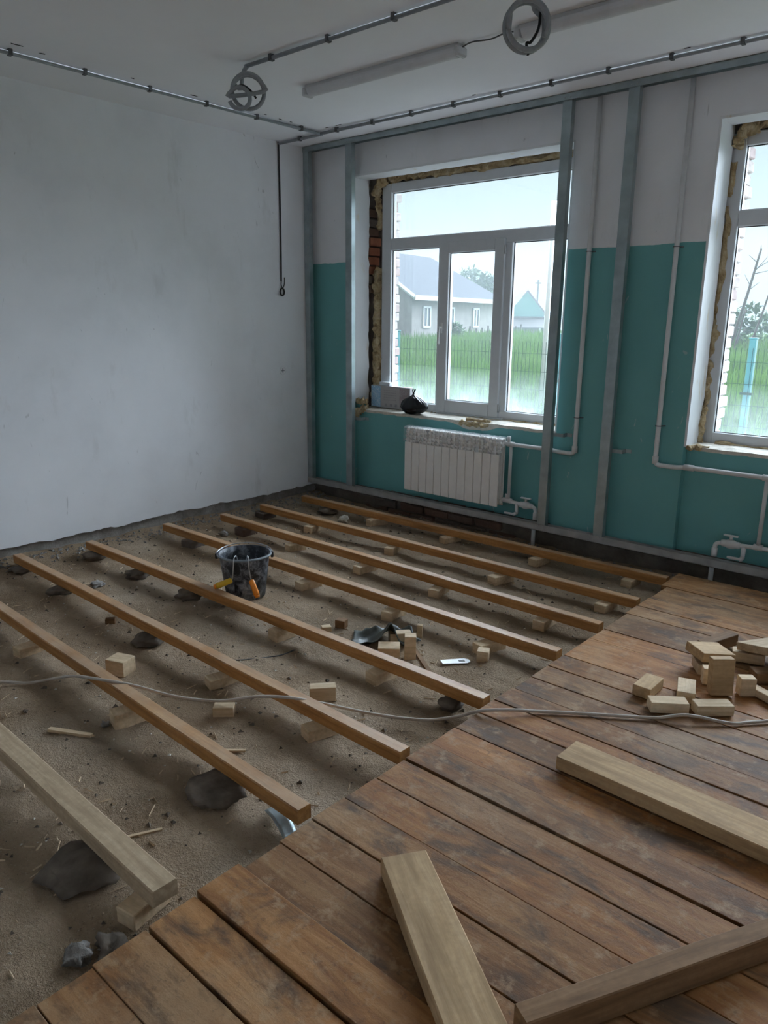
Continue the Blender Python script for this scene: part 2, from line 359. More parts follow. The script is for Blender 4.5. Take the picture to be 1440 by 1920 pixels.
# sleepers carrying the laid planks
for yy in ():
    pass
for yy in (-.45, -1.5, -2.6, -3.7, -4.8, -5.7):
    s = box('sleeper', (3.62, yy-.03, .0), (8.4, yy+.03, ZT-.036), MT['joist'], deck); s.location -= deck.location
box_sub = struct(box('floor_slab', (3.9, -6.2, -.3), (8.6, 0, .0), MT['dirt']), 'dirt bed beneath the planks')

ZC = 2.946
struct(box('ceiling', (-.25, -6.25, ZC), (8.75, .62, ZC+.15), MT['ceil']), 'whitewashed ceiling with surface wiring')
cl = bpy.data.objects['ceiling']
for k, (x, y, l, a) in enumerate([(.60, -2.62, .07, 1.5), (.57, -2.48, .04, 1.4), (.56, -1.95, .03, 1.6), (.545, -1.52, .05, 1.5), (.55, -.95, .03, 1.5), (.535, -.80, .04, 1.6), (.535, -.70, .03, 1.5), (.62, -.43, .05, .1), (.74, -.43, .06, .05), (1.9, -.425, .03, 0), (3.2, -.42, .04, 0), (2.62, -1.66, .05, 0)]):
    o = lump('chip', (l, .012, .004), MT['gasket'], (0, 0, 0), k, 1, .5); o.parent = cl; o.location = Vector((x, y, ZC-.0035)) - cl.location; o.rotation_euler.z = a
# left wall: masonry with a plaster sheet that ends in a ragged line above the ground
wl = box('wall_left', (-.27, -6.2, -.3), (-.03, .62, ZC), MT['conc']); struct(wl, 'white plastered left wall with a ragged bottom edge')
bm = bmesh.new(); n = 240; prev = None
for i in range(n+1):
    y = -6.2 + 6.2*i/n; z = .148 + .02*noise.fractal(Vector((y*6, 0, 1)), 1, 2, 4) + .012*noise.noise(Vector((y*1.1, 3, 1)))
    if y > -.16: z -= .0
    ring = [bm.verts.new(q) for q in ((-.031, y, z), (0, y, z+.004*R.random()), (0, y, ZC), (-.031, y, ZC))]
    if prev:
        for a in range(4): bm.faces.new((prev[a], prev[(a+1) % 4], ring[(a+1) % 4], ring[a]))
    prev = ring
pl = link('plaster', bm, MT['white'], wl); pl.location -= wl.location
# crumbs of plaster and mortar at the foot of the left wall
vs = []; fs = []
def crumb(p, s):
    k = len(vs); a = R.random()*6.28
    for q in ((1, 0, 0), (-.5, .8, 0), (-.5, -.8, 0), (0, 0, 1), (0, 0, -.7)):
        x, y2, z = [c*s*R.uniform(.6, 1.3) for c in q]
        vs.append((p[0]+x*math.cos(a)-y2*math.sin(a), p[1]+x*math.sin(a)+y2*math.cos(a), p[2]+z*.7))
    for f in ((0, 1, 3), (1, 2, 3), (2, 0, 3), (1, 0, 4), (2, 1, 4), (0, 2, 4)): fs.append(tuple(k+c for c in f))
for i in range(900):
    y = -R.random()*4.2; x = abs(R.gauss(0, .09))+.005; crumb((x, y, gh(x, y)+.003), R.uniform(.004, .018)*(1 if x < .12 else .6))
for i in range(250):
    x = R.random()*3.4; y = -abs(R.gauss(0, .10))-.01; crumb((x, y, gh(x, y)+.003), R.uniform(.005, .018))
o = pydata('plaster_rubble', vs, fs, MT['conc']); tag(o, 'crumbled grey plaster rubble along the foot of the walls', 'rubble', kind='stuff')

# far wall with its window openings
OX0, OX1, OZ0, OZ1 = .455, 2.385, .87, 2.70
bm = bmesh.new()
XR = 8.6
op = [(OX0+d-(0.0 if d == 0 else -.12), OX1+d-(0 if d == 0 else -.12)) for d in WX]   # openings 2 and 3 sit a little further right
op = [(.455, 2.385), (3.25, 5.18), (5.95, 7.88)]
YF, YM, YB = 0.0, .185, .62
def wallband(z0, z1, y0, y1, holes):
    x = -.03
    for a, b_ in holes: bx(bm, (x, y0, z0), (a, y1, z1)); x = b_
    bx(bm, (x, y0, z0), (XR, y1, z1))
bx(bm, (-.03, YF, OZ1), (XR, YM, ZC)); wallband(OZ0, OZ1, YF, YM, op); wallband(.2, OZ0, YF, .062, op); wallband(OZ0-.03, OZ0, .06, YM, op); bx(bm, (-.03, .06, .2), (XR, YM, OZ0-.022))
wf = struct(link('wall_far', bm, MT['teal']), 'far wall painted teal below and white above, stripped around its windows')
bm = bmesh.new()
bx(bm, (-.03, YM, OZ1+.05), (XR, .36, ZC)); wallband(OZ0-.05, OZ1+.05, YM, .36, [(a-.03, b_+.04) for a, b_ in op]); bx(bm, (-.03, YM, .2), (XR, .36, OZ0-.05))
for wi, (a, b_) in enumerate(op): bx(bm, (a-.03, .335, OZ0-.05), (a+(.115 if wi == 0 else .02), .355, OZ1+.05)); bx(bm, (b_-.03, .335, OZ0-.05), (b_+.04, .355, OZ1+.05)); bx(bm, (a, .335, 2.63), (b_, .355, OZ1+.05))
link('masonry', bm, MT['base'], wf)
bm = bmesh.new(); XJ = [.420, 3.262, 5.95]
bx(bm, (-.03, .36, 2.72), (XR, YB, ZC+.6)); wallband(.84, 2.72, .36, YB, [(xj-.012, b_+.0) for xj, (a, b_) in zip(XJ, op)]); bx(bm, (-.03, .36, -1.2), (XR, YB, .84))
link('outer_masonry', bm, MT['brickwhite'], wf)
# its unpainted foot
bm = bmesh.new(); n = 200; prev = None
for i in range(n+1):
    x = -.03+(XR+.03)*i/n; zt = .205
    ring = []
    for z in (-.3, -.02, .03, .07, .11, .15, .18, zt):
        yy = .012 + .030*noise.fractal(Vector((x*5, z*14, 2)), 1, 2, 4)
        ring.append(bm.verts.new((x, yy if z > -.2 else .05, z)))
    ring += [bm.verts.new((x, .3, zt)), bm.verts.new((x, .3, -.3))]
    if prev:
        for a in range(len(ring)): bm.faces.new((prev[a], prev[(a+1) % len(ring)], ring[(a+1) % len(ring)], ring[a]))
    prev = ring
link('foot', bm, MT['base'], wf, smooth=True)
# bricks showing in the foot of the far wall
bm = bmesh.new(); bx(bm, (-.115, -.06, -.031), (.115, .06, .031), .007)
for v in bm.verts: v.co += Vector((noise.noise(v.co*31), noise.noise(v.co*29+Vector((3, 1, 0))), noise.noise(v.co*37+Vector((0, 5, 2)))))*.006
b0 = link('brick', bm, MT['brickdark'], wf, loc=(.60, .048, .118)); first = True
for row, (z, xs) in enumerate([(.118, [.60, .86, 1.13, 1.37, 1.62, 1.87]), (.045, [.74, 1.0, 1.25, 1.49, 1.74, 2.0]), (.178, [.98, 1.24, 1.5, 1.78])]):
    for x in xs:
        if first: first = False; continue
        inst(b0, 'brick', (x+R.uniform(-.012, .012), .046+R.uniform(-.012, .016), z), (R.uniform(-.03, .03), R.uniform(-.02, .02), R.uniform(-.05, .05)), wf)
# plaster lining of the reveals with torn back edges
for wi, (a, b_) in enumerate(op):
    bm = bmesh.new()
    def lining(P0, P1, inward, n, back, sd):
        prev = None
        for i in range(n+1):
            u = i/n; p = Vector(P0).lerp(Vector(P1), u); iw = Vector(inward)
            yb = back + .016*noise.fractal(Vector((u*14, sd, 0)), 1, 2, 4)
            yf = -.003 + .006*max(0, noise.noise(Vector((u*22, sd, 5))))
            ring = [bm.verts.new(q) for q in (p+Vector((0, yf, 0)), p+Vector((0, yb, 0)), p+iw*.013+Vector((0, yb-.006, 0)), p+iw*.013+Vector((0, yf+.004, 0)))]
            if prev:
                for k in range(4): bm.faces.new((prev[k], prev[(k+1) % 4], ring[(k+1) % 4], ring[k]))
            else: bm.faces.new(ring)
            prev = ring
        bm.faces.new(prev[::-1])
    lining((a, 0, OZ0+(.06 if wi == 0 else .0)), (a, 0, OZ1), (1, 0, 0), 70, YM+.012 if wi == 0 else YM+.045, wi*3+1)
    lining((b_, 0, OZ0), (b_, 0, OZ1), (-1, 0, 0), 70, YM+.012, wi*3+2)
    lining((a, 0, OZ1), (b_, 0, OZ1), (0, 0, -1), 70, YM+.0, wi*3+3)
    link('reveal_plaster', bm, MT['reveal'], wf)
    # rough top of the masonry under the frame
    bm = bmesh.new(); n = 90; prev = None
    for i in range(n+1):
        x = a+(b_-a)*i/n; f1 = noise.fractal(Vector((x*7, wi, 0)), 1, 2, 4); hole = math.exp(-((x-a-1.22)/.17)**4) if wi == 0 else 0
        f2 = noise.fractal(Vector((x*16, wi, 4)), 1, 2, 4)
        zl = OZ0 - .026 - .010*abs(f1) - .006*f2 - .038*hole; zt_ = OZ0 - .004 + .006*f1; zb = OZ0+.004+.01*noise.noise(Vector((x*9, wi, 7)))
        ring = [bm.verts.new(q) for q in ((x, .064, zl), (x, .0580, zl+.002), (x, .0575, zt_), (x, .11, zb), (x, .26, OZ0+.006), (x, .26, OZ0-.06))]
        if prev:
            for k in range(6): bm.faces.new((prev[k], prev[(k+1) % 6], ring[(k+1) % 6], ring[k]))
        prev = ring
    link('broken_sill', bm, MT['foamwhite'], wf)
# old red bricks in the gap beside window 1
for z, w_, mt in [(2.37, .07, 'brickdark'), (2.30, .07, 'brickdark'), (2.225, .08, 'brick'), (2.15, .09, 'brick'), (2.075, .08, 'brick'), (2.0, .09, 'brick'), (1.925, .08, 'brickdark'), (2.45, .08, 'brickdark'), (1.85, .08, 'brickdark')]:
    box('brick', (.385, .205, z-.032), (.455+R.uniform(-.0, .03), .33, z+.032), MT[mt], wf, .006)
# whitewashed bricks of the outer jambs, seen through the panes
bm = bmesh.new(); bx(bm, (-.06, -.10, -.032), (.06, .10, .032), .007)
for v in bm.verts: v.co += Vector((noise.noise(v.co*21), 0, noise.noise(v.co*27+Vector((0, 5, 2)))))*.006
bw = link('brick', bm, MT['brickwhite'], wf, loc=(.37, .53, .88))
for wi in (0, 1):
    for k in range(25):
        if wi == 0 and k == 0: continue
        inst(bw, 'brick', (XJ[wi]-.05+R.uniform(-.012, .014), .53+R.uniform(-.01, .01), .88+k*.075), (R.uniform(-.03, .03), R.uniform(-.03, .03), R.uniform(-.05, .05)), wf)
# near and right walls behind the camera
struct(box('wall_near', (-.27, -6.45, -.3), (8.85, -6.2, ZC+.1), MT['white']), 'white plastered wall behind the camera')
struct(box('wall_right', (8.6, -6.2, -.3), (8.85, .62, ZC+.1), MT['white']), 'white plastered end wall beside the camera')

# ------------------------------------------------------------------ windows
def window(idx, dx, label):
    t = empty('window_%d' % idx, (1.46+dx, .29, .86)); struct(t, label); off = t.location
    def part(name, boxes, mat, parent=None, bev=.004):
        bm = bmesh.new()
        for lo, hi in boxes: bx(bm, [lo[0]+dx, lo[1], lo[2]], [hi[0]+dx, hi[1], hi[2]], bev)
        o = link(name, bm, mat, parent or t)
        for v in o.data.vertices: v.co -= off
        return o
    xl, xr, zb, zt = .557, 2.365, .862, 2.655
    part('frame', [((xl, .25, zb), (.655, .32, zt)), ((2.275, .25, zb), (xr, .32, zt)), ((.655, .25, zt-.07), (2.275, .32, zt)), ((.655, .25, zb), (2.275, .32, .94))], MT['pvc'])
    part('transom', [((.655, .252, 2.150), (2.275, .318, 2.238))], MT['pvc'])
    part('mullion', [((1.142, .252, .94), (1.190, .318, 2.150))], MT['pvc']); part('mullion', [((1.745, .252, .94), (1.806, .318, 2.150))], MT['pvc'])
    s = part('sash', [((1.170, .232, .888), (1.255, .30, 2.182)), ((1.668, .232, .888), (1.752, .30, 2.182)), ((1.255, .232, 2.100), (1.668, .30, 2.182)), ((1.255, .232, .888), (1.668, .30, .988))], MT['pvc'])
    h = bmesh.new(); tube(h, smoothpts([(1.205+dx, .226, 1.545), (1.205+dx, .200, 1.545), (1.212+dx, .186, 1.50), (1.208+dx, .190, 1.42)], 4), .009, 8)
    bx(h, (1.195+dx, .222, 1.505), (1.216+dx, .234, 1.585), .003)
    ho = link('handle', h, MT['pipe'], s, smooth=True)
    for v in ho.data.vertices: v.co -= off
    for z in (.96, 2.10):
        hg = bmesh.new(); tube(hg, [(1.758+dx, .236, z-.03), (1.758+dx, .236, z+.03)], .008, 8)
        ho = link('hinge', hg, MT['steel'], s, smooth=True)
        for v in ho.data.vertices: v.co -= off
    def pane(x0, x1, z0, z1, y=.284, parent=None): part('pane', [((x0-.004, y, z0-.004), (x1+.004, y+.004, z1+.004))], MT['glass'], parent, 0)
    pane(.655, 2.275, 2.238, zt-.07); pane(.655, 1.142, .94, 2.150); pane(1.806, 2.275, .94, 2.150); pane(1.255, 1.668, .988, 2.10, .262, s)
    def seal(x0, x1, z0, z1, y, parent=None):
        g_ = .005
        part('seal', [((x0, y, z0), (x0+g_, y+.006, z1)), ((x1-g_, y, z0), (x1, y+.006, z1)), ((x0, y, z0), (x1, y+.006, z0+g_)), ((x0, y, z1-g_), (x1, y+.006, z1))], MT['gasket'], parent, 0)
    seal(.655, 2.275, 2.238, zt-.07, .276); seal(.655, 1.142, .94, 2.150, .276); seal(1.806, 2.275, .94, 2.150, .276); seal(1.255, 1.668, .988, 2.10, .254, s)
    # sill connector strip under the sash
    part('sill_strip', [((1.14, .225, .845), (1.80, .25, .888))], MT['pvc'])
    return t
W1 = window(1, 0, 'white plastic three-part window with an opening middle sash, beside the radiator')
W2 = window(2, WX[1], 'white plastic window above the empty niche with pipes')
W3 = window(3, WX[2], 'white plastic window further along the far wall')
# foam beads round the frames
def bead(pts, r, sd, par, nm='foam_bead', mat='foam'):
    """a torn, lumpy strip of mounting foam"""
    bm = bmesh.new(); P = smoothpts(pts, 16); tube(bm, P, [r*(.95+.5*noise.noise(Vector((i*.17, sd, 0)))) for i in range(len(P))], 12)
    for v in bm.verts:
        q = v.co*22
        v.co += Vector((noise.fractal(q+Vector((sd, 0, 0)), 1, 2, 4), noise.fractal(q+Vector((0, sd, 0)), 1, 2, 4), noise.fractal(q+Vector((0, 0, sd)), 1, 2, 4)))*r*.75
    o = link(nm, bm, MT[mat], par)
    for v in o.data.vertices: v.co -= par.location
bead([(.505, .262, .90), (.508, .262, 1.3), (.503, .262, 1.7), (.508, .262, 2.02)], .038, 1, W1)
bead([(.53, .255, 2.32), (.525, .255, 2.45), (.51, .235, 2.60)], .024, 2, W1)
bead([(.50, .235, 2.585), (.56, .225, 2.665), (.62, .240, 2.675)], .040, 3, W1)
bead([(.62, .262, 2.690), (1.0, .262, 2.692), (1.5, .262, 2.690), (2.35, .262, 2.690)], .034, 4, W1)
bead([(1.54, .064, .852), (1.62, .060, .846), (1.72, .060, .846), (1.80, .064, .854)], .019, 5, W1); bead([(1.58, .085, .872), (1.70, .080, .872), (1.79, .09, .874)], .016, 15, W1)
bead([(.60, .235, .872), (1.0, .238, .868), (1.5, .235, .866), (2.3, .238, .872)], .016, 6, W1)
bead([(3.262, .262, .93), (3.262, .262, 1.3), (3.265, .262, 1.7), (3.268, .262, 2.5)], .026, 7, W2)
bead([(3.285, .225, 2.585), (3.32, .225, 2.66), (3.40, .238, 2.672)], .036, 8, W2)
bead([(3.36, .262, 2.690), (4.0, .262, 2.692), (5.1, .262, 2.690)], .034, 9, W2)
bead([(3.272, .215, .88), (3.268, .21, .97), (3.272, .235, 1.10)], .022, 10, W2)
bead([(3.275, .012, .862), (3.30, .05, .866), (3.37, .09, .864)], .017, 11, W2)
bead([(3.36, .225, .868), (4.0, .235, .868), (5.1, .235, .868)], .018, 12, W2)
bead([(.47, .03, .835), (.50, .06, .85), (.545, .08, .868)], .034, 13, W1)
bead([(.465, .04, .93), (.50, .07, .935), (.54, .10, .93)], .028, 14, W1)

# ------------------------------------------------------------------ metal framing in front of the far wall
YS = -.10
def cprof(bm, x0, x1, y0, y1, z0, z1, th=.0025):
    """C section, web to the room"""
    bx(bm, (x0, y0, z0), (x1, y0+th, z1)); bx(bm, (x0, y0+th, z0), (x0+th, y1, z1)); bx(bm, (x1-th, y0+th, z0), (x1, y1, z1))
    bx(bm, (x0+th, y1-th, z0), (x0+.010, y1, z1)); bx(bm, (x1-.010, y1-th, z0), (x1-th, y1, z1))
def stud(x0, label, wdt=.062, mat='galv', lean=0.0, dep=.042):
    bm = bmesh.new(); cprof(bm, x0, x0+wdt, YS, YS+dep, .215, ZC-.012)
    if lean:
        for v in bm.verts: v.co.x += lean*(v.co.z-1.5)
    t = empty('metal_stud', (x0+wdt/2, YS+.02, .2)); o = link('web', bm, MT[mat], t); o.location -= t.location
    sm = bmesh.new(); bmesh.ops.create_cone(sm, cap_ends=True, segments=8, radius1=.004, radius2=.003, depth=.003, matrix=Matrix.Rotation(PI/2, 4, 'X'))
    s0 = None
    for z in (.225, ZC-.025):
        for dx in (-.018, .018):
            p = Vector((x0+wdt/2+dx+lean*(z-1.5), YS-.006, z)) - t.location
            if s0 is None: s0 = link('screw', sm, MT['steel'], t, loc=p)
            else: inst(s0, 'screw', p, (0, 0, 0), t)
    tag(t, label, 'stud', 'metal studs of the far wall frame')
stud(.004, 'galvanised steel stud in the corner against the left wall', .060)
stud(.482, 'galvanised steel stud along the inner edge of the window with the boxes', .066)
stud(2.335, 'galvanised steel stud standing between the radiator pipes and the riser pipe', .062)
stud(2.755, 'galvanised steel stud standing midway between the two riser pipes', .066)
for z0, z1, lab, nm in ((.185, .232, 'galvanised bottom track screwed along the foot of the teal wall', 0), (ZC-.040, ZC-.0005, 'galvanised top track screwed to the ceiling along the far wall', 1)):
    bm = bmesh.new(); th = .0025
    bx(bm, (.003, YS-.004, z0), (8.55, YS-.004+th, z1)); bx(bm, (.003, YS+.044, z0), (8.55, YS+.044+th, z1))
    bx(bm, (.003, YS-.004, z0 if nm == 0 else z1-th), (8.55, YS+.046, z0+th if nm == 0 else z1))
    bm2 = bm
    tag(link('metal_track', bm2, MT['galv' if nm else 'galv_dusty']), lab, 'track')
# hanger straps tying the studs to the wall
for x, z, lab in ((.515, .80, 'steel hanger strap holding the stud beside the window with the boxes'), (2.37, .86, 'steel hanger strap holding the stud beside the radiator pipes'), (2.79, .80, 'steel hanger strap holding the stud midway between the risers')):
    bm = bmesh.new(); bx(bm, (x-.05, -.058, z-.012), (x+.10, -.055, z+.012)); bx(bm, (x+.095, -.056, z-.012), (x+.098, .0, z+.012)); bx(bm, (x+.098, -.004, z-.012), (x+.135, -.001, z+.012))
    tag(link('hanger_strap', bm, MT['galv']), lab, 'strap')

# ------------------------------------------------------------------ radiators
def radiator(x0, label):
    t = empty('radiator', (x0+.44, -.045, .29)); n = 12; pw = .0735
    bm = bmesh.new()      # one section
    h0, h1 = .0, .50; w_ = pw*.5-.0015
    # front panel, bevelled top
    pr = [(-.045, 0), (-.045, .395), (-.041, .405), (-.041, .0)]
    bx(bm, (-w_, -.046, .0), (w_, -.038, .385), .003)
    bx(bm, (-.005, -.04, .01), (.005, .034, .49)); bx(bm, (-w_, .026, .0), (w_, .034, .49), .003)
    bx(bm, (-w_*.93, -.028, .02), (w_*.93, -.022, .48)); bx(bm, (-w_*.93, .004, .02), (w_*.93, .01, .48))
    tube(bm, [(-pw/2, 0, .035), (pw/2, 0, .035)], .02, 10); tube(bm, [(-pw/2, 0, .455), (pw/2, 0, .455)], .02, 10)
    # louvres at the top, stepping back
    for z, y in ((.395, -.043), (.425, -.040), (.455, -.036)):
        bx(bm, (-w_, y, z), (w_, y+.030, z+.014), .002, Matrix.Translation((0, 0, 0)))
    bx(bm, (-w_, -.033, .482), (w_, .034, .498), .004)
    bx(bm, (-.006, -.045, .38), (.006, -.03, .498), .002)
    s0 = link('section', bm, MT['rad'], t, loc=(-.44+pw/2, 0, 0))
    for k in range(1, n): inst(s0, 'section', (-.44+pw/2+k*pw, 0, 0), (0, 0, 0), t)
    bm = bmesh.new()      # film over the top
    prof = [(-.050, .385), (-.049, .44), (-.044, .49), (-.036, .507), (0, .510), (.036, .505), (.040, .45)]
    prev = None; m_ = 60
    for i in range(m_+1):
        x = -.450+.90*i/m_
        ring = [bm.verts.new((x, y+.002*noise.noise(Vector((i*.5, k, 0))), z+.004*noise.noise(Vector((i*.6, k, 3))) - (.008*noise.noise(Vector((i*.4, 0, 8))) if k == 0 else 0))) for k, (y, z) in enumerate(prof)]
        if prev:
            for k in range(len(prof)-1): bm.faces.new((prev[k], prev[k+1], ring[k+1], ring[k]))
        prev = ring
    link('wrapping_film', bm, MT['film'], t, smooth=True)
    for x in (-.25, .25):
        bm = bmesh.new(); bx(bm, (x-.012, .03, .44), (x+.012, .104, .47)); link('bracket', bm, MT['pipe'], t)
    tag(t, label, 'radiator')
radiator(1.115, 'white sectional radiator wrapped in film under the window with the boxes')
radiator(3.93, 'white sectional radiator in the niche under the window beyond the second riser')

# ------------------------------------------------------------------ white heating pipes
def elbowpath(pts, r=.035):
    P = [Vector(p) for p in pts]; out = [P[0]]
    for a, b_, c in zip(P, P[1:], P[2:]):
        u = (a-b_).normalized(); v = (c-b_).normalized(); rr = min(r, (a-b_).length*.45, (c-b_).length*.45)
        for k in range(6):
            q = k/5; out.append((b_+u*rr)*(1-q)**2 + b_*2*q*(1-q) + (b_+v*rr)*q*q)
    out.append(P[-1]); return out
YP = -.03
def collar(par, p, d, l=.045, r=.019):
    p = Vector(p); d = Vector(d).normalized()*l/2; tubeobj('collar', [p-d, p+d], r, MT['pipe'], par, 12)
def clamp(par, x, z):
    bm = bmesh.new(); tube(bm, [(x+.019*math.cos(a), YP+.019*math.sin(a), z) for a in [k*PI/8 for k in range(16)]], .0025, 6, True); tube(bm, [(x+.012, YP+.012, z), (x+.03, .003, z)], .004, 6)
    link('clamp', bm, MT['clip'], par, smooth=True)
def valve(par, p, d=1):
    x, y, z = p; bm = bmesh.new()
    prof = [(-.055, .017), (-.045, .021), (-.030, .021), (-.018, .026), (0, .029), (.018, .026), (.030, .021), (.045, .021), (.055, .017)]
    tube(bm, [(x+a, y, z) for a, _ in prof], [r for _, r in prof], 14); tube(bm, [(x, y, z+.02), (x, y, z+.048)], .010, 10)
    vb = link('valve', bm, MT['pipe'], par, smooth=True)
    bm = bmesh.new(); bx(bm, (x-.045, y-.011, z+.046), (x+.040, y+.011, z+.056), .004); link('lever', bm, MT['pipe'], vb)
def drain(par, p, d=-1):
    x, y, z = p; bm = bmesh.new(); tube(bm, [(x, y, z), (x, y, z-.075)], [.014, .012], 12); tube(bm, [(x, y-.0, z-.068), (x, y-.04, z-.072)], .012, 10)
    db = link('drain_cock', bm, MT['pipe'], par, smooth=True)
    bm = bmesh.new(); bx(bm, (x-.075, y-.052, z-.076), (x+.012, y-.042, z-.060), .004); lv = link('lever', bm, MT['pipe'], db)
def pipes(tx, dirn, xr, label, xt, niche):
    """riser at tx down to z=.745, elbow, run to the radiator end xr; branch down at xt; lower run with valve out to a floor pipe"""
    t = empty('heating_pipe', (tx, YP, .2)); off = t.location.copy(); kids = []
    zr = .742
    path = [(tx, YP, ZC), (tx, YP, zr), (niche-dirn*.03, YP, zr), (niche+dirn*.03, YP+.012, zr+.006), (xr, YP+.012, zr+.006)]
    tubeobj('riser', elbowpath(path), .0145, MT['pipe'], t, 12)
    collar(t, (tx, YP, zr+.03), (0, 0, 1)); collar(t, (niche+dirn*.05, YP+.012, zr+.006), (1, 0, 0), .06); collar(t, (xt, YP+.012, zr+.006), (1, 0, 0), .05)
    collar(t, (xr, YP+.012, zr+.008), (1, 0, 0), .05, .018)
    tubeobj('branch', [(xt, YP+.012, zr), (xt, YP+.012, .335)], .012, MT['pipe'], t, 12)
    collar(t, (xt, YP+.012, .335), (1, 0, 0), .05)
    xe = xt + dirn*-1*.235
    low = [(xr, YP+.012, .335), (xt, YP+.012, .332), (xe, YP+.0, .322), (xe, YP+.0, .235)]
    tubeobj('return', elbowpath(low, .03), .0135, MT['pipe'], t, 12)
    collar(t, (xe, YP, .262), (0, 0, 1), .05, .018)
    valve(t, (xt-dirn*.15, YP+.006, .326)); drain(t, (xt-dirn*.075, YP+.008, .325))
    tubeobj('floor_pipe', [(xe, YP-.012, .184), (xe, YP-.012, .02)], .0145, MT['pipe'], t, 12)
    collar(t, (xr+dirn*.0, YP+.012, .335), (1, 0, 0), .045, .019)
    tubeobj('bleed_stub', [(xr-dirn*.025, YP+.012, .34), (xr-dirn*.025, YP+.012, .385)], .013, MT['pipe'], t, 12); tubeobj('bleed_stub', [(xr-dirn*.02, YP+.012, zr+.01), (xr-dirn*.02, YP+.012, zr+.062)], .013, MT['pipe'], t, 12)
    clamp(t, tx, .985)
    if True: clamp(t, tx, 2.03)
    for o in [c for c in bpy.data.objects if c.parent == t]: o.location -= off
    tag(t, label, 'pipe')
pipes(2.545, -1, 2.005, 'white heating riser pipe with elbow and valves feeding the film-wrapped radiator', 2.045, 2.385)
pipes(3.095, 1, 3.92, 'white heating riser pipe with elbow and valves beside the second window', 3.745, 3.25)

# ------------------------------------------------------------------ ceiling: conduits and lamps
def conduit(pts, label, step=.45, r=.011, coil=None, tie=None):
    P = [Vector(p) for p in pts]; t = empty('ceiling_conduit', P[0]); off = t.location.copy()
    tubeobj('tube', elbowpath(pts, .05), r, MT['conduit'], t, 8)
    bm = bmesh.new(); bx(bm, (-.011, -.016, -.014), (.011, .016, .020), .003); c0 = link('clip', bm, MT['clip'], t); used = False
    for a, b_ in zip(P, P[1:]):
        L = (b_-a).length; n = max(1, int(L/step)); ang = math.atan2((b_-a).y, (b_-a).x)
        if abs((b_-a).z) > .3: continue
        for k in range(n):
            p = a.lerp(b_, (k+.5)/n)
            if not used: c0.location = p; c0.rotation_euler.z = ang; used = True
            else: inst(c0, 'clip', p, (0, 0, ang), t)
    if coil: tubeobj('coil', coil, r, MT['conduit'], t, 8)
    if tie: tubeobj('tape', tie, .006, MT['black'], t, 8)
    for o in [c for c in bpy.data.objects if c.parent == t]: o.location -= off
    tag(t, label, 'conduit')
ZW = ZC-.018
def loops(start, rings, c):
    """conduit leaving the ceiling and wound into hanging loops; each ring is (offset across/up, radius, from deg, to deg)"""
    n = Vector((.72, -.62, -.1)).normalized(); u = Vector((0, 0, 1)); s = n.cross(u).normalized()*-1; pts = [Vector(p) for p in start]; d = 0
    for (ox, oz), r, a0, a1 in rings:
        k = int(abs(a1-a0)/24)
        for i in range(k+1):
            a = math.radians(a0+(a1-a0)*i/k); d += .0032
            pts.append(Vector(c) + s*(ox+r*math.cos(a)) + u*(oz+r*math.sin(a)) + n*d)
    return smoothpts(pts, 3)
vd = Vector((.72, -.62, -.1))
cA = Vector((1.30, -1.70, 2.795))
conduit([(8.5, -1.70, ZW), (1.285, -1.70, ZW)], 'grey conduit clipped along the ceiling with a hanging coil at its end, before the corner', .42,
        coil=loops([(1.30, -1.70, ZW), (1.258, -1.70, ZW-.03), (1.235, -1.70, ZW-.10)], [((.0, .0), .085, 150, -360), ((-.045, -.042), .055, -190, -520)], cA),
        tie=smoothpts([cA+Vector((-.05, -.05, .055)), cA+Vector((-.04, -.05, .03)), cA+Vector((.0, -.03, .03)), cA+Vector((.03, .0, .0)), cA+Vector((.04, .02, -.03))], 4))
conduit([(.505, -6.1, ZW), (.500, -.37, ZW)], 'grey conduit clipped to the ceiling parallel to the left wall', .40)
conduit([(.50, -.385, ZW), (8.5, -.385, ZW)], 'grey conduit clipped to the ceiling parallel to the window wall', .34)
conduit([(.50, -.365, ZW), (.02, -.365, ZW)], 'short grey conduit crossing the ceiling from the corner junction to the left wall', .3)
cB = Vector((2.98, -1.62, 2.765))
conduit([(3.35, -2.05, ZW), (3.10, -1.66, ZW)], 'short grey conduit ending in a hanging coil tied with black tape, before the lamps', .5,
        coil=loops([(3.10, -1.66, ZW), (3.075, -1.65, ZW-.03), (3.04, -1.645, ZW-.06)], [((.0, .0), .088, 60, -560), ((-.012, .004), .080, -520, -760)], cB),
        tie=smoothpts([cB+Vector((.06, .03, .06)), cB+Vector((.055, .03, .0)), cB+Vector((.035, .01, -.05)), cB+Vector((.02, .0, -.055)), cB+Vector((.03, .0, -.10))], 4))
def lamp(x0, label):
    t = empty('ceiling_lamp', (x0+.56, -1.19, ZC)); L = .56
    bm = bmesh.new(); bx(bm, (-L, -.032, -.022), (L, .032, -.0005), .003); link('housing', bm, MT['lampbody'], t)
    bm = bmesh.new(); n = 12; A = []; B = []
    for k in range(n+1):
        a = PI*k/n; y, z = .038*math.cos(a), -.020-.040*math.sin(a)
        A.append(bm.verts.new((-L+.02, y, z))); B.append(bm.verts.new((L-.02, y, z)))
    for k in range(n): bm.faces.new((A[k], A[k+1], B[k+1], B[k]))
    bm.faces.new(A); bm.faces.new(B[::-1]); bm.faces.new((A[0], B[0], B[n], A[n])); link('diffuser', bm, MT['lampcover'], t)
    for s in (-1, 1):
        bm = bmesh.new(); bx(bm, (s*L-.022, -.040, -.058), (s*L+.010, .040, -.012), .008); link('end_cap', bm, MT['lampbody'], t)
    tag(t, label, 'lamp')
lamp(1.235, 'unlit tube lamp on the ceiling between the end coil and the window wall')
lamp(2.70, 'unlit tube lamp on the ceiling behind the coil tied with tape')
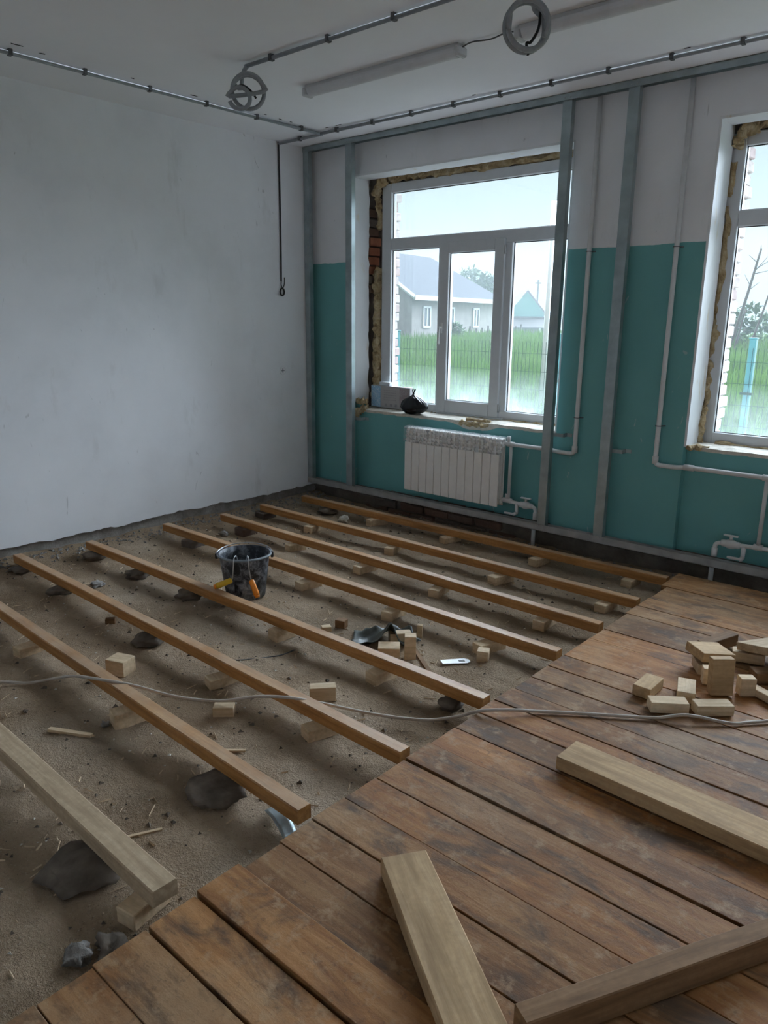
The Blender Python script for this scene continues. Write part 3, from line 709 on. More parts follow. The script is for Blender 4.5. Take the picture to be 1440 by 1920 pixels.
tag(tubeobj('lamp_wire', smoothpts([(2.345, -1.19, ZC-.02), (2.42, -1.195, ZC-.008), (2.52, -1.18, ZC-.012), (2.62, -1.19, ZC-.007), (2.71, -1.19, ZC-.02)], 6), .0035, MT['clip']), 'thin grey wire joining the two tube lamps', 'wire')
# wire dropping down the left wall
t = empty('wall_cable', (.008, -.365, 1.80))
pts = smoothpts([(.012, -.365, ZC-.005), (.008, -.36, 2.6), (.010, -.363, 2.2), (.008, -.366, 1.90)], 6)
o = tubeobj('cord', pts, .007, MT['darkcable'], t, 8); o.location -= t.location
o = tubeobj('loop', [(.016, -.365+.022*math.cos(a), 1.815+.028*math.sin(a)) for a in [k*PI/10 for k in range(20)]], .007, MT['darkcable'], t, 8, True); o.location -= t.location
o = tubeobj('bare_end', smoothpts([(.010, -.366, 1.90), (.014, -.372, 1.87), (.016, -.358, 1.845), (.014, -.338, 1.88), (.012, -.332, 1.93)], 4), .004, MT['darkcable'], t, 8); o.location -= t.location
tag(t, 'dark cable hanging down the left wall and ending in a small loop', 'cable')
t = empty('socket_box', (0, -.366, 1.18))
bm = bmesh.new(); R2 = [[bm.verts.new((x, r*math.cos(2*PI*k/24), r*math.sin(2*PI*k/24))) for k in range(24)] for x, r in ((.0005, .036), (.005, .036), (.005, .031), (.001, .029))]
for A, B in zip(R2, R2[1:]):
    for k in range(24): bm.faces.new((A[k], A[(k+1) % 24], B[(k+1) % 24], B[k]))
bm.faces.new(R2[-1]); link('rim', bm, MT['white'], t)
bm = bmesh.new(); bx(bm, (.0012, -.018, -.0025), (.004, .018, .0025)); bx(bm, (.0012, -.0025, -.018), (.004, .0025, .018))
link('cross', bm, MT['clip'], t); tag(t, 'round empty socket box sunk in the white left wall', 'socket')

# ------------------------------------------------------------------ joists on their packing blocks
JZ0, JZ1 = .082, .133
ENDX = 3.37
joists = [(.20, -.364, -.335, ENDX-.02, 'farthest joist, lying along the foot of the teal wall'), (.196, -.817, -.808, ENDX, 'joist next to the one at the foot of the teal wall'),
          (.216, -1.225, -1.264, ENDX, 'joist third out from the teal wall'), (.139, -1.684, -1.695, ENDX, 'joist touching the crumpled dark felt, behind the bucket'),
          (.153, -2.289, -2.293, ENDX, 'joist directly in front of the bucket'), (.10, -2.743, -2.809, ENDX, 'joist second in front of the bucket, crossed by the cream cord'),
          (-.0, -3.16, -3.268, 3.345, 'joist third in front of the bucket, crossed by the cord'), (-.0, -3.69, -3.752, 3.312, 'pale weathered joist nearest the near wall, with a split end')]
def jy(j, x): a = joists[j]; return a[1] + (a[2]-a[1])*(x-a[0])/(a[3]-a[0])
for j, (xa, ya, yb, xb, lab) in enumerate(joists):
    wd = .055 if j < 7 else .075; L = math.hypot(xb-xa, yb-ya); n = 40; bm = bmesh.new(); prev = None; hh = (JZ1-JZ0)/2
    for i in range(n+1):
        x = -L/2+L*i/n; q = [noise.noise(Vector((x*2.2, j*3.7, k)))*.0035 for k in range(4)]
        c = .004
        ring = [bm.verts.new(p) for p in ((x, -wd/2+q[0], -hh), (x, -wd/2+q[0], hh-c+q[1]*.4), (x, -wd/2+c+q[0], hh+q[1]*.4), (x, wd/2-c+q[2], hh+q[1]*.4), (x, wd/2+q[2], hh-c+q[1]*.4), (x, wd/2+q[2], -hh))]
        if prev:
            for a in range(6): bm.faces.new((prev[a], prev[(a+1) % 6], ring[(a+1) % 6], ring[a]))
        else: bm.faces.new(ring[::-1])
        prev = ring
    bm.faces.new(prev)
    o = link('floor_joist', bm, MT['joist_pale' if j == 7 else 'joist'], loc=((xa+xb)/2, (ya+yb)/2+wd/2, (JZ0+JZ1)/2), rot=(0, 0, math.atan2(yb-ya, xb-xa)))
    tag(o, ('sawn pine floor ' if j < 7 else '') + lab, 'joist', 'floor joists')
JN = ['at the foot of the teal wall', 'second out from the teal wall', 'third out from the teal wall', 'that touches the dark felt', 'directly in front of the bucket', 'second in front of the bucket', 'third in front of the bucket', 'that is pale and weathered']
supports = [(0, .507, 'r'), (0, 1.051, 'b'), (0, 1.773, 'b'), (0, 2.506, 'b'), (0, 3.135, 'b'), (1, .235, 'k'), (1, .82, 'b'), (1, 1.616, 'b'), (1, 2.505, 'b'), (1, 3.2, 'b'),
    (2, .50, 'k'), (2, 1.086, 'b'), (2, 1.756, 'b'), (2, 2.356, 'b'), (2, 3.059, 'b'), (3, .484, 'k'), (3, 1.1, 'b'), (3, 1.709, 'b'), (3, 2.384, 'b'), (3, 3.013, 'b'),
    (4, .25, 'r'), (4, .785, 'r'), (4, 1.341, 'r'), (4, 2.134, 'b'), (4, 2.823, 'b'), (4, 3.207, 'r'), (5, .2, 'r'), (5, .741, 'r'), (5, 1.699, 'r'), (5, 2.343, 'b'), (5, 2.958, 'b'),
    (6, .4, 'r'), (6, 1.4, 'b'), (6, 2.304, 'b'), (6, 2.993, 'r'), (7, .8, 'r'), (7, 2.0, 'b'), (7, 3.004, 'r'), (7, 3.25, 'b')]
NTH = ['nearest the left wall', 'second from the left wall', 'third from the left wall', 'fourth from the left wall', 'fifth from the left wall', 'sixth from the left wall']
def nth(j, x, kind):
    xs = sorted(q for a, q, c in supports if a == j and c == kind)
    if len(xs) == 1: return ''
    return ', ' + ('nearest the planks' if x == xs[-1] else NTH[xs.index(x)])
for k, (j, x, kind) in enumerate(supports):
    y = jy(j, x)+.02; g = min(gh(x+a, y+b_) for a in (-.03, .03) for b_ in (-.05, .05)); h = JZ0-.001-g
    if kind == 'r':
        big = (j, x) in ((7, 3.004), (6, 2.993)); sm_ = (j, x) == (4, 3.207)
        o = lump('packing_stone', (.21, .22, h) if big else (.10, .11, h) if sm_ else (.15, .16, h), MT['rock'], (x-(.02 if big else 0), y-(.055 if big else .01), g), k+3, 3, .40, rot=R.random()*3, freq=1.5)
        zmax = max(v.co.z for v in o.data.vertices)
        for v in o.data.vertices: v.co.z *= h/zmax
        tag(o, 'grey stone under the joist ' + JN[j] + nth(j, x, kind), 'stone', 'packing stones under the joists')
    elif kind == 'k':
        o = box('packing_brick', (x-.06, y-.06, g), (x+.06, y+.07, g+h), MT['brickdark'], None, .006); o.rotation_euler.z = R.uniform(-.2, .2)
        tag(o, 'dusty brick packed under the joist ' + JN[j], 'brick')
    else:
        l = R.uniform(.12, .17); yo = R.uniform(-.035, .0); o = box('packing_block', (x-.035, y-l/2+yo, g), (x+.035, y+l/2+yo, g+h), MT['fresh'], None, .003); o.rotation_euler.z = R.uniform(-.35, .35)
        tag(o, 'block under the joist ' + JN[j] + nth(j, x, kind), 'block', 'packing blocks under the joists')

# ------------------------------------------------------------------ loose timber on the laid planks
def board(name, p0, p1, wd, th, z0, mat, label, cat, bev=.003, group=None, tilt=0.0):
    p0 = Vector((*p0, 0)); p1 = Vector((*p1, 0)); L = (p1-p0).length; bm = bmesh.new(); n = max(1, int(L/.12)); prev = None
    for i in range(n+1):
        x = -L/2+L*i/n; q = [noise.noise(Vector((x*4, wd*50, k)))*.002 for k in range(3)]
        ring = [bm.verts.new(p) for p in ((x, -wd/2+q[0], -th/2), (x, -wd/2+q[0], th/2-bev), (x, -wd/2+bev+q[0], th/2+q[2]*.3), (x, wd/2-bev+q[1], th/2+q[2]*.3), (x, wd/2+q[1], th/2-bev), (x, wd/2+q[1], -th/2))]
        if prev:
            for a in range(6): bm.faces.new((prev[a], prev[(a+1) % 6], ring[(a+1) % 6], ring[a]))
        else: bm.faces.new(ring[::-1])
        prev = ring
    bm.faces.new(prev); d = p1-p0
    o = link(name, bm, MT[mat], loc=((p0.x+p1.x)/2, (p0.y+p1.y)/2, z0+th/2), rot=(0, tilt, math.atan2(d.y, d.x)))
    return tag(o, label, cat, group)
ZB = ZT + .005
board('loose_board', (3.848, -2.505), (5.9, -2.56), .135, .045, ZB, 'saw', 'long thick sawn board lying on the planks beside the cream cord', 'board')
board('loose_board', (3.772, -3.272), (4.265, -3.60), .128, .048, ZB, 'saw', 'short pale sawn board lying askew, its end touching the brown beam', 'board')
board('loose_beam', (4.268, -3.492), (4.675, -2.735), .050, .068, ZB, 'brownbeam', 'brown square beam lying across the planks', 'beam')
# pile of offcuts
def block(c, size, yaw, z, label, mat='fresh', rx=0.0, ry=0.0, group=None, name='wood_offcut'):
    bm = bmesh.new(); h = [s/2 for s in size]; bx(bm, [-q for q in h], h, .002)
    m3 = Matrix.Rotation(yaw, 3, 'Z') @ Matrix.Rotation(ry, 3, 'Y') @ Matrix.Rotation(rx, 3, 'X')
    zmin = min((m3 @ v.co).z for v in bm.verts)
    o = link(name, bm, MT[mat], loc=(c[0], c[1], z-zmin)); o.rotation_euler = m3.to_euler()
    return tag(o, label, 'wood block', group)
block((3.856, -1.843), (.135, .072, .045), PI/2, ZB, 'greyish wood offcut lying flat at the edge of the offcut heap', 'saw')
block((3.983, -1.775), (.130, .068, .045), 1.9, ZB, 'pale square-faced offcut lying between the other loose offcuts')
block((3.972, -1.935), (.142, .062, .042), .648, ZB, 'whitish oblong offcut with a brown side beside the cream cord')
block((4.107, -1.842), (.140, .062, .042), .74, ZB, 'whitish oblong offcut with pale sides beside the cream cord')
block((4.075, -1.665), (.088, .042, .150), .72, ZB, 'knotty offcut standing upright on its end', 'saw', rx=-.10)
block((4.015, -1.60), (.06, .045, .07), .5, ZB, 'small cube offcut tucked left of the upright knotty one')
block((4.155, -1.60), (.06, .045, .075), .7, ZB, 'small cube offcut tucked right of the upright knotty one')
block((3.965, -1.46), (.15, .13, .04), .9, ZB+.045, 'square grey-brown offcut resting on top of another behind the upright one', 'saw', ry=.12)
block((3.975, -1.48), (.12, .10, .043), .6, ZB, 'thick offcut at the bottom of the heap behind the upright one')
block((3.93, -1.24), (.20, .055, .055), 1.18, ZB+.0, 'brown offcut at the back of the heap', 'brownbeam', ry=-.06)
block((4.07, -1.27), (.13, .06, .045), .3, ZB, 'pale offcut half hidden under the big grey board piece')
block((4.235, -1.19), (.40, .26, .034), 1.02, ZB+.05, 'big grey board piece propped on the heap', 'joist_pale', rx=-.26)
block((4.20, -1.40), (.16, .07, .045), .7, ZB, 'brown offcut under the front of the big grey board piece', 'brownbeam')
block((4.36, -1.655), (.42, .042, .030), -.45, ZB, 'narrow white slat lying in front of the big grey board piece')
block((4.35, -1.42), (.12, .07, .045), .2, ZB, 'pale offcut beyond the narrow white slat')

# ------------------------------------------------------------------ things on the dirt between the joists
def onG(x, y): return min(gh(x+a, y+b_) for a in (-.02, 0, .02) for b_ in (-.02, 0, .02)) - .001
for (x, y), s, yw, lab, mt in [
    ((1.896, -3.035), (.10, .085, .075), .35, 'pale cube-like offcut on the dirt in front of the joist under the cord', 'fresh'),
    ((2.552, -2.952), (.085, .05, .042), .75, 'small pale offcut on the dirt under the cream cord', 'fresh'),
    ((2.767, -2.6), (.11, .05, .065), .85, 'oblong offcut on the dirt behind the cord, end towards the cord', 'fresh'),
    ((2.693, -2.086), (.105, .085, .065), .70, 'largest offcut beside the crumpled dark felt', 'fresh'),
    ((2.781, -2.033), (.055, .050, .125), .70, 'tall offcut standing on end beside the crumpled dark felt', 'fresh'),
    ((2.635, -1.935), (.11, .05, .060), .90, 'offcut half covered by the crumpled dark felt', 'fresh'),
    ((3.06, -1.827), (.055, .055, .055), .45, 'lone cube offcut on the dirt beside the plastic blade', 'fresh'),
    ((2.263, -1.974), (.055, .045, .045), .3, 'brownish cube offcut on the dirt between the bucket and the felt', 'brownbeam'),
    ((2.243, -2.067), (.05, .04, .035), 1.0, 'tiny offcut on the dirt between the bucket and the felt', 'fresh'),
    ((2.664, -1.812), (.028, .022, .07), .5, 'thin white stick end standing behind the felt', 'fresh'),
    ((1.339, -2.776), (.05, .03, .03), .9, 'dark wood scrap on the dirt beside the second joist before the bucket', 'brownbeam')]:
    block(x_y := (x, y), s, yw, onG(x, y), lab, mt)
# sticks that can be picked out
for a, b_, r, lab in [((2.141, -3.485), (2.307, -3.397), .010, 'broken lath on the dirt before the pale weathered joist'), ((2.943, -3.622), (2.992, -3.524), .005, 'short splinter standing out near the pale weathered joist'),
                      ((2.757, -3.152), (2.845, -3.074), .006, 'pale splinter near the end of the joist under the cord')]:
    o = board('wood_stick', a, b_, r*2.2, r*1.2, max(onG(*a), onG(*b_))+.002, 'fresh', lab, 'stick', .001)
# splinters, straw, chips and gravel nobody could count
vs = []; fs = []
def stick(p, L, a, r, z):
    k = len(vs); dx, dy = math.cos(a)*L/2, math.sin(a)*L/2; px, py = -math.sin(a)*r, math.cos(a)*r; tz = R.uniform(-.006, .010)
    for s in (-1, 1):
        zz = z + (tz if s > 0 else 0)
        vs.extend([(p[0]+s*dx-px, p[1]+s*dy-py, zz), (p[0]+s*dx+px, p[1]+s*dy+py, zz), (p[0]+s*dx, p[1]+s*dy, zz+r*1.6)])
    for f in ((0, 1, 4, 3), (1, 2, 5, 4), (2, 0, 3, 5), (0, 2, 1), (3, 4, 5)): fs.append(tuple(k+c for c in f))
for i in range(1500):
    x = R.uniform(.1, 3.4); y = R.uniform(-4.6, -.1)
    if noise.noise(Vector((x*2.1, y*2.1, 5))) < -.15 and R.random() < .7: continue
    stick((x, y), R.uniform(.012, .055)*R.choice((.5, .7, 1)), R.random()*PI, R.uniform(.0010, .0030), gh(x, y)+.001)
o = pydata('wood_splinters', vs, fs, MT['fresh']); tag(o, 'scattered wood splinters, straw and shavings on the dirt', 'splinters', kind='stuff')
vs = []; fs = []
for i in range(1300):
    x = R.uniform(.1, 3.4); y = R.uniform(-4.6, -.1); crumb((x, y, gh(x, y)+.001), R.uniform(.003, .010)*R.choice((1, 1, 1.6)))
o = pydata('gravel_bits', vs, fs, MT['rock']); tag(o, 'dark bits of gravel and bark scattered on the dirt', 'gravel', kind='stuff')
vs = []; fs = []
for i in range(500):
    x = R.uniform(.1, 3.4); y = R.uniform(-4.6, -.1); crumb((x, y, gh(x, y)+.001), R.uniform(.003, .009))
o = pydata('pale_chips', vs, fs, MT['foamwhite']); tag(o, 'pale chips of plaster and foam scattered on the dirt', 'chips', kind='stuff')
for (x, y), s, sd, lab, mt in [((.80, -.46), (.085, .06, .06), 5, 'white lump of hardened foam near the foot of the teal wall', 'foamwhite'), ((0.771, -2.546), (.07, .08, .035), 8, 'pale lump of mortar between the two joists left of the bucket', 'conc'),
                              ((1.407, -3.113), (.12, .06, .012), 9, 'flat pale chip of plaster beside the joist under the cord', 'foamwhite'), ((2.268, -3.319), (.035, .03, .02), 12, 'small grey pebble in front of the broken lath', 'conc'),
                              ((3.324, -3.876), (.10, .07, .05), 15, 'rounded stone at the end of the pale weathered joist', 'rock'), ((3.275, -3.945), (.07, .06, .04), 17, 'small pale stone beside the plank ends', 'conc'), ((.42, -1.35), (.07, .05, .04), 21, 'white mortar lump near the left ends of the joists', 'conc')]:
    tag(lump('rubble_lump', s, MT[mt], (x, y, onG(x, y)), sd, 3, .75, freq=1.6), lab, 'lump')
# bucket with two roller frames hooked over its rim
BC = (1.535, -2.03); bz = onG(*BC)
t = empty('bucket', (BC[0], BC[1], bz))
bm = bmesh.new(); H = .262
rings = lathe(bm, [(.105, 0), (.112, .004), (.142, H-.03), (.143, H-.012), (.152, H-.012), (.152, H), (.143, H), (.138, H-.03), (.108, .008)], 40)
bm.faces.new(rings[0][::-1]); bm.faces.new(rings[-1])
m, tt, b, o_ = newmat('splashed_black_bucket'); v = coords(tt, (1, 1, 1)); f = noi(tt, v, 17, 8, .72, .6); f2 = noi(tt, v, 5, 3)
g1 = noi(tt, v, 60, 3, .7)
c = ramp(tt, f, [(.44, (.012, .016, .024)), (.54, (.20, .22, .25)), (.66, (.50, .53, .58))]); c = mixc(tt, rng(tt, f2, .36, .56, .30, 1), (.014, .018, .026), c)
tt.links.new(c, b.inputs['Base Color']); b.inputs['Roughness'].default_value = .5; MT['bucket'] = m
link('body', bm, MT['bucket'], t, smooth=True)
bm = bmesh.new(); tube(bm, [((.1525)*math.cos(a), (.1525)*math.sin(a), H-.006) for a in [k*PI/20 for k in range(40)]], .0065, 8, True); link('rim', bm, plain('dusty_rim', (.16, .18, .20), .6, var=.3), t, smooth=True)
ax = math.atan2(.75, .66)
for s in (-1, 1):
    bm = bmesh.new(); bx(bm, (-.014, -.008, -.02), (.014, .008, .012), .003, Matrix.Translation((s*.158*math.cos(ax), s*.158*math.sin(ax), H-.012)) @ Matrix.Rotation(ax+PI/2, 4, 'Z')); link('handle_lug', bm, MT['black'], t)
pr = Vector((-math.sin(ax), math.cos(ax), 0))
bail = [Vector((math.cos(ax)*.160*math.cos(a), math.sin(ax)*.160*math.cos(a), H-.006)) + pr*.162*math.sin(a) + Vector((0, 0, .016*math.sin(a))) for a in [k*PI/24 for k in range(25)]]
bm = bmesh.new(); tube(bm, bail, .003, 6); link('bail', bm, MT['steel'], t, smooth=True)
tag(t, 'black plastic bucket splashed with white plaster, standing between joists', 'bucket')
def roller(ang, out, hmat, label, hdir, roll_mat, zb_):
    t = empty('paint_roller', (BC[0], BC[1], bz)); d = Vector((math.cos(ang), math.sin(ang), 0)); s = Vector((-d.y, d.x, 0))
    base = d*.168+Vector((0, 0, zb_)) + s*out
    pts = smoothpts([d*.06+s*.03+Vector((0, 0, .185)), d*.085+Vector((0, 0, .225)), d*.125+Vector((0, 0, H+.016)), d*.158+Vector((0, 0, H+.010)), d*.169+Vector((0, 0, H-.03)), d*.169+s*out*.5+Vector((0, 0, .18)), base], 6)
    bm = bmesh.new(); tube(bm, pts, .0034, 8); link('rod', bm, MT['steel'], t, smooth=True)
    hd = (s*hdir[0] + d*hdir[1] + Vector((0, 0, hdir[2]))).normalized()
    prof = [(0, .011), (.008, .016), (.045, .0165), (.080, .0175), (.092, .0165)]
    bm = bmesh.new(); tube(bm, [base + hd*q for q, _ in prof], [r for _, r in prof], 14); ho = link('handle', bm, MT[hmat], t, smooth=True)
    bm = bmesh.new(); tube(bm, [base+hd*.090, base+hd*.106], [.0155, .0125], 14); link('handle_end', bm, MT['orange'], ho, smooth=True)
    bm = bmesh.new(); c = d*.02+s*.02+Vector((0, 0, .175)); tube(bm, [c-s*.045-Vector((0, 0, .02)), c+s*.045+Vector((0, 0, .01))], .024, 14); link('roller_sleeve', bm, MT[roll_mat], t, smooth=True)
    tag(t, label, 'paint roller')
aC = math.atan2(-4.605-BC[1], 4.857-BC[0])
roller(aC-.38, -.012, 'yellow', 'paint roller with a yellow handle hooked over the bucket rim, handle tilted sideways', (-.85, .36, -.33), 'foam', .150)
roller(aC+.12, .012, 'orange', 'paint roller with an orange handle hooked over the bucket rim, handle hanging down', (.22, .35, -.75), 'foamwhite', .150)
# crumpled felt
def sheet(name, fn, nu, nv, th, mat, label, cat):
    bm = bmesh.new(); G = [[bm.verts.new(fn(i/nu, j/nv)) for j in range(nv+1)] for i in range(nu+1)]
    for i in range(nu):
        for j in range(nv): bm.faces.new((G[i][j], G[i+1][j], G[i+1][j+1], G[i][j+1]))
    bmesh.ops.recalc_face_normals(bm, faces=bm.faces[:]); bmesh.ops.solidify(bm, geom=bm.faces[:], thickness=th)
    return tag(link(name, bm, mat, smooth=True), label, cat)
fx, fy = 2.512, -1.975; gz = gh(fx, fy)
def felt(u, v):
    # from a flap on the dirt at the left, over two folds, to a tail that climbs towards the joist behind
    a = u*.34; x = fx-.08 + a*.74 + (v-.5)*.14 ; y = fy-.09 + a*.55 - (v-.5)*.17*(1-.55*u)
    z = .008 + .075*math.exp(-((u-.40-.15*v)/.15)**2)*(.35+.65*v) + .045*math.exp(-((u-.68+.1*v)/.09)**2) + .055*max(0, u-.70)/.3*(1-v*.5)
    z += .030*noise.noise(Vector((u*4.5+v, v*3.5, 2))) + .012*noise.noise(Vector((u*11, v*9, 6))) + .055*(1-u)**2*max(0, v-.55)
    return (x, y, gz + max(z, .006))
sheet('roofing_felt', felt, 26, 12, .004, MT['felt'], 'crumpled dark grey-green roofing felt lying on the dirt by the joist', 'felt scrap')
# thin dark slat leaning from the offcuts, plastic blade, bent tin
board('dark_slat', (2.747, -1.959), (2.982, -2.121), .022, .010, onG(2.94, -2.08)+.006, 'brownbeam', 'narrow dark slat lying beside the tall standing offcut', 'slat', .001)
t = empty('plastic_blade', (2.969, -1.922, onG(2.969, -1.922)+.005), (0, .05, .95))
bm = bmesh.new(); o8 = [(-.07, -.020), (.05, -.026), (.07, -.012), (.07, .012), (.05, .026), (-.07, .020)]
A = [bm.verts.new((x, y, 0)) for x, y in o8]; B = [bm.verts.new((x, y, .004)) for x, y in o8]; bm.faces.new(A[::-1]); bm.faces.new(B)
for k in range(6): bm.faces.new((A[k], A[(k+1) % 6], B[(k+1) % 6], B[k]))
link('blade', bm, MT['paleplastic'], t); bm = bmesh.new(); bx(bm, (.015, -.010, .0035), (.045, .010, .0055), .001); link('slot', bm, MT['clip'], t)
tag(t, 'pale plastic spatula blade lying on the dirt near a lone cube offcut', 'spatula')
def tin(u, v): x = 3.17+u*.16; y = -3.20-.055*v-u*.06; return (x, y, gh(x, y)+.012+.012*math.sin(u*3)+.012*(v-.5)**2)
sheet('tin_strip', tin, 10, 4, .0015, MT['galv'], 'bent strip of sheet metal under the end of the third joist before the bucket', 'metal strip')
# cream extension cord
cordp = [(1.30, -3.75, .05), (1.650, -3.458, .055), (1.739, -3.380, .052), (1.902, -3.277, .10), (2.086, -3.249, .1405), (2.223, -3.161, .125), (2.377, -3.061, .09), (2.529, -2.959, .085), (2.658, -2.869, .115), (2.795, -2.818, .1405), (2.886, -2.73, .115), (3.055, -2.598, .075), (3.215, -2.491, .065), (3.333, -2.44, .10), (3.453, -2.438, .172), (3.546, -2.363, .180), (3.603, -2.303, .172), (3.682, -2.241, .171), (3.842, -2.126, .171), (3.969, -2.038, .173), (4.061, -1.97, .19), (4.193, -1.885, .171), (4.267, -1.80, .171), (4.6, -1.45, .171), (5.2, -1.3, .171)]
tag(tubeobj('extension_cord', smoothpts(cordp, 6), .0062, MT['cable'], seg=8), 'cream extension cord trailing over the joists and the planks', 'cord')
tag(tubeobj('thin_wire', smoothpts([(2.11, -2.70, gh(2.11, -2.70)+.004), (2.22, -2.595, gh(2.22, -2.595)+.004), (2.307, -2.448, gh(2.307, -2.448)+.004), (2.327, -2.36, gh(2.327, -2.36)+.006)], 5), .003, MT['clip']), 'thin grey wire curling on the dirt before the bucket', 'wire')

# ------------------------------------------------------------------ on the window sill: boxes and a bag
m, tt, b, o_ = newmat('printed_blue_carton'); v = coords(tt, (1, 1, 1)); n1 = noi(tt, v, 40, 4, .7, 1.5); s = tt.nodes.new('ShaderNodeSeparateXYZ'); tt.links.new(v, s.inputs[0])
c1 = ramp(tt, n1, [(.40, (.72, .80, .86)), (.5, (.16, .42, .66)), (.6, (.55, .70, .82)), (.7, (.12, .25, .48))]); tt.links.new(c1, b.inputs['Base Color']); b.inputs['Roughness'].default_value = .5; MT['blue'] = m
MT['greycard'] = plain('grey_carton', (.44, .42, .42), .7, var=.05)
m, tt, b, o_ = newmat('patterned_carton'); v = coords(tt, (1, 1, 1)); n1 = noi(tt, v, 75, 4, .8, 2.0)
tt.links.new(ramp(tt, n1, [(.40, (.58, .56, .56)), (.5, (.22, .18, .19)), (.6, (.50, .38, .38))]), b.inputs['Base Color']); b.inputs['Roughness'].default_value = .6; MT['pattern'] = m
def carton(name, c, size, yaw, z, body, panels, label):
    t = empty(name, (c[0], c[1], z), (0, 0, yaw)); hx, hy, hz = size[0]/2, size[1]/2, size[2]
    bm = bmesh.new(); bx(bm, (-hx, -hy, 0), (hx, hy, hz), .003); link('body', bm, body, t)
    for x0, x1, z0, z1, mt in panels:
        bm = bmesh.new(); bx(bm, (x0, -hy-.0012, z0), (x1, -hy-.0002, z1)); link('print', bm, mt, t)
    return tag(t, label, 'carton')
ZS = OZ0+.012
cx = carton('carton', (.725, .2015), (.43, .048, .182), -.0, ZS, MT['greycard'], [(-.210, -.105, .004, .178, MT['blue']), (.105, .210, .004, .178, MT['pattern'])], 'printed cardboard carton, blue at one end, on the broken window sill')
bm = bmesh.new()
for i in range(6):
    for j in range(5): bx(bm, (-.068+i*.024, -.0255, .065+j*.020), (-.068+i*.024+.017, -.0242, .065+j*.020+.0045))
for i in range(3): bx(bm, (-.055+i*.055, -.0255, .014), (-.030+i*.055, -.0242, .036))
link('print', bm, plain('grey_print', (.30, .29, .30), .7), cx)
carton('carton', (.655, .205), (.115, .040, .030), .0, ZS+.1825, MT['paleplastic'], [], 'small white carton lying on top of the printed carton')
# black rubbish bag, slumped over the edge of the sill and gathered into a knot
bm = bmesh.new(); bmesh.ops.create_icosphere(bm, subdivisions=5, radius=1)
kx, ky, kz = -.022, .010, .142
for v in bm.verts:
    a = math.atan2(v.co.y, v.co.x); z = v.co.z; k = max(0.0, z)
    rr = 1 + .30*k*(abs(math.sin(5.5*a+1.2*math.sin(2*a)))-.45) + .07*noise.fractal(v.co*3.0, 1, 2, 4)
    x, y, zz = v.co.x*rr*.128, v.co.y*rr*.076, .052 + z*.066
    if z > .05:
        q = ((z-.05)/.95)**2.0; x += (kx-x)*q*.93; y += (ky-y)*q*.93; zz += (kz-zz)*q*.97
    if zz < .0 and y > -.035: zz = 0.0
    if y < -.03: zz -= .020*min(1, (-.03-y)/.03)
    v.co = Vector((x, y, zz))
t = empty('rubbish_bag', (1.062, .088, ZS+.001))
bag = plain('black_bag_plastic', (.004, .004, .005), .26, var=.2, scale=16, bmp=.25, spec=.4)
link('body', bm, bag, t, smooth=True)
bm = bmesh.new(); tube(bm, smoothpts([(kx, ky, kz-.012), (kx+.003, ky, kz+.006), (kx+.006, ky, kz+.016)], 3), [.014, .011, .008, .008, .009, .011, .010], 10); link('knot', bm, bag, t, smooth=True)
for s in (-1, 1):
    bm = bmesh.new(); tube(bm, smoothpts([(kx+.004, ky, kz+.010), (kx+.004+s*.012, ky, kz+.026), (kx+.012+s*.012, ky, kz+.040), (kx+.012, ky, kz+.034), (kx+.004, ky, kz+.012)], 4), .0035, 6); link('tie_loop', bm, bag, t, smooth=True)
tag(t, 'knotted black rubbish bag sitting on the window sill', 'bag')

# ------------------------------------------------------------------ outdoors
def og(x, y):
    """outside ground: low by the building, rising to the houses"""
    return -.75 + 1.05*min(1, max(0, (y-2)/24)) + .10*noise.noise(Vector((x*.25, y*.25, 1)))
m, tt, b, o_ = newmat('field_soil'); f = noi(tt, coords(tt, (1, 1, 1), 'World'), .8, 6)
tt.links.new(ramp(tt, f, [(.3, (.04, .08, .02)), (.7, (.07, .12, .035))]), b.inputs['Base Color']); b.inputs['Roughness'].default_value = 1; MT['field'] = m
vs = []; fs = []; n1, n2 = 60, 60
for j in range(n2+1):
    for i in range(n1+1):
        x = -75+105*i/n1; y = .62+95*(j/n2)**1.5; vs.append((x, y, og(x, y)))
for j in range(n2):
    for i in range(n1): a = j*(n1+1)+i; fs.append((a, a+1, a+n1+2, a+n1+1))
struct(pydata('ground_outside', vs, fs, MT['field'], smooth=True), 'grassy ground outside the windows')
struct(box('bounce_slab', (-9, .62, -.95), (16, 2.85, -.66), MT['bounce_pale']), 'added pale slab outside, out of view, bouncing light up to the ceiling')  # added below the view to reflect sunlight through the windows onto the ceiling
m, tt, b, o_ = newmat('grass_blade'); f = noi(tt, coords(tt, (1, 1, 1), 'World'), .9, 5, .6); f2 = noi(tt, coords(tt, (1, 1, 1), 'World'), 25, 3)
c = ramp(tt, f, [(.3, (.036, .092, .016)), (.5, (.058, .132, .024)), (.7, (.09, .165, .040))]); c = mixc(tt, rng(tt, f2, .5, .75, 0, .5), c, (.16, .21, .08))
tt.links.new(c, b.inputs['Base Color']); b.inputs['Roughness'].default_value = .8
b.inputs['Specular IOR Level'].default_value = .2
tl = tt.nodes.new('ShaderNodeBsdfTranslucent'); tt.links.new(c, tl.inputs[0]); mx = tt.nodes.new('ShaderNodeMixShader'); mx.inputs[0].default_value = .4
tt.links.new(b.outputs[0], mx.inputs[1]); tt.links.new(tl.outputs[0], mx.inputs[2]); tt.links.new(mx.outputs[0], o_.inputs[0]); MT['grass'] = m
vs = []; fs = []
cx_, cy_ = 4.857, -4.605
